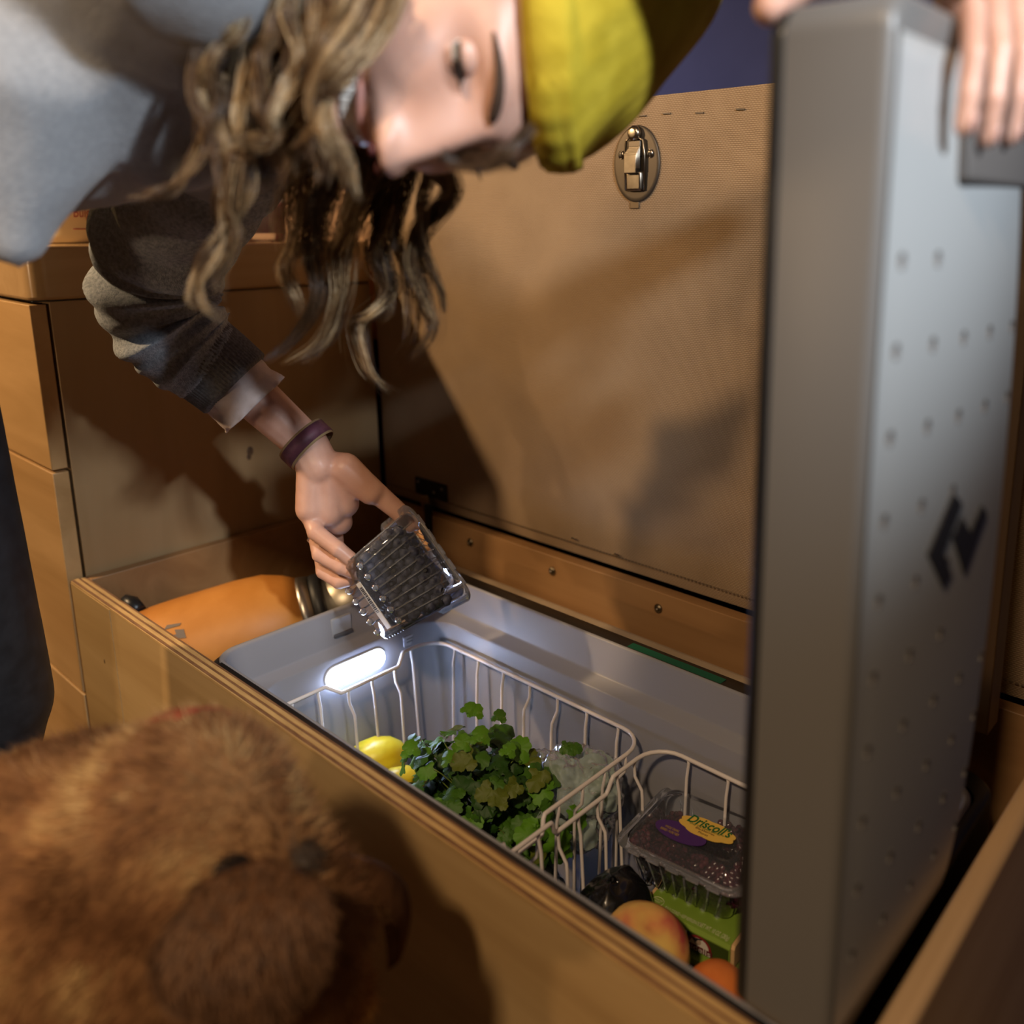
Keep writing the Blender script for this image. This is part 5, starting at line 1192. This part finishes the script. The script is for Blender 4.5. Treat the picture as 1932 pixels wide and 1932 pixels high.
def ear(base, tip, wid, nrm, par, m):
    base, tip = np.array(base), np.array(tip); L_ = tip-base; ln = np.linalg.norm(L_); d = L_/ln; nr = unit(np.array(nrm)-d*np.dot(nrm, d)); sd = np.cross(d, nr); rg = []
    for i in range(19):
        s_ = i/18; w_ = wid*(math.sin(PI*min(1, .16+s_*.84))**.62)*(1.0 if s_ > .25 else .62+s_*1.5); c = base+d*ln*s_+nr*.022*math.sin(PI*s_)
        t_ = .0045
        rg.append([c+sd*w_*math.cos(q)+nr*(t_*math.sin(q)-.012*(math.cos(q)**2)*math.sin(PI*s_)) for q in [2*PI*k/20 for k in range(20)]])
    return build(MB().rings(rg), 'ear', m, par)
e1 = ear(A_(440, 1640, .44), A_(520, 1925, .430), .047, -FWD, dt, EARM)
ear(hd+np.array((-.005, .050, .018)), hd+np.array((.02, .066, -.055)), .026, np.array((.3, .9, .1)), dt, EARM)
build(MB().ell(A_(437, 1655, .452), (.014, .012, .012), nu=16, nv=10), 'ear_hollow', mat('ear_dark', (.015, .006, .003), .9), dt)
def coat(pts_faces, n, L0, L1, tail, mats, name, sd, w_=.0005):
    dv_, fs_ = pts_faces; r_ = random.Random(sd); q = MB()
    for i in range(n):
        f = fs_[r_.randrange(len(fs_))]; a, b = r_.random(), r_.random()
        p = dv_[f[0]]*(1-a)*(1-b)+dv_[f[1]]*a*(1-b)+dv_[f[2]]*a*b+dv_[f[3 if len(f) > 3 else 2]]*(1-a)*b
        nn_ = np.cross(dv_[f[1]]-dv_[f[0]], dv_[f[2]]-dv_[f[0]])
        if np.linalg.norm(nn_) < 1e-12: continue
        nn_ = unit(nn_)
        if np.dot(nn_, p) > 0: nn_ = -nn_
        t_ = unit(tail-nn_*np.dot(tail, nn_)+np.array((r_.gauss(0, .25), r_.gauss(0, .25), r_.gauss(0, .25)))); L_ = r_.uniform(L0, L1); wv = np.cross(nn_, t_)*w_
        q.add([p-wv, p+wv, p+t_*L_+nn_*L_*.35], [(0, 1, 2)], r_.choice(range(len(mats))))
    return build(q, name, mats, dt, kind='stuff')
ev_ = np.array([tuple(v.co) for v in e1.data.vertices])+origin_of(dt)-np.array((0, 0, Z0)); ef_ = [tuple(p.vertices) for p in e1.data.polygons if len(p.vertices) == 4]
coat((ev_, ef_), 7000, .004, .009, unit(A_(520, 1925, .430)-A_(440, 1640, .44)), [mat('ear_hair_dark', (.06, .026, .011), .7), mat('ear_hair', (.13, .058, .023), .7), mat('ear_hair_tan', (.20, .095, .04), .7)], 'ear_fur', 8)
pm_ = MB().caps(A_(570, 1640, .48), A_(640, 1765, .492), .014, .016, 14); GM = [mat('grey_hair', (.20, .17, .15), .7), mat('grey_hair_dark', (.11, .085, .065), .7), mat('grey_hair_tan', (.17, .11, .07), .7)]
coat((np.array(pm_.v), [f for f in pm_.f if len(f) == 4]), 3000, .004, .010, unit(A_(440, 1640, .44)-A_(620, 1850, .5)), GM, 'brow_fur', 9)
build(MB().ell(A_(563, 1655, .462), .0058), 'eye', mat('dog_eye', (.01, .006, .004), .1, spec=.9), dt)
build(MB().ell(mz+unit(mz-hd)*.018, (.013, .013, .010)), 'nose', mat('dog_nose', (.01, .01, .01), .35), dt)
# collar round the neck, standing proud at the ridge
ca = unit(hd-shd); cc_ = A_(352, 1490, .51); u1 = unit(at(392, 1372, .52)-cc_); u1 = unit(u1-ca*np.dot(u1, ca)); u2 = np.cross(ca, u1); Rc = np.linalg.norm(at(392, 1340, .52)-cc_)
rg = []
for q in [2*PI*k/64 for k in range(64)]:
    r_ = Rc; c = cc_+(u1*math.cos(q)+u2*math.sin(q))*r_; o_ = u1*math.cos(q)+u2*math.sin(q)
    rg.append([c+ca*.010+o_*.0012, c+ca*.010-o_*.0012, c-ca*.010-o_*.0012, c-ca*.010+o_*.0012])
col = build(MB().rings(rg, loop=True), 'collar', noisy(mat('red_collar', (.35, .03, .02), .6), (.28, .02, .015), (.45, .05, .03), 60), dt, smooth=False, label='red collar with metal tag')
build(MB().ell(A_(418, 1372, .52), (.004, .003, .004)), 'tag', mat('tag_metal', (.8, .8, .82), .2, 1), col)
build(MB().obox(A_(396, 1380, .515), cdir(1, .5, 0), cdir(-.5, 1, 0), FWD, .006, .004, .003), 'buckle', INK, col, bevel=.001)
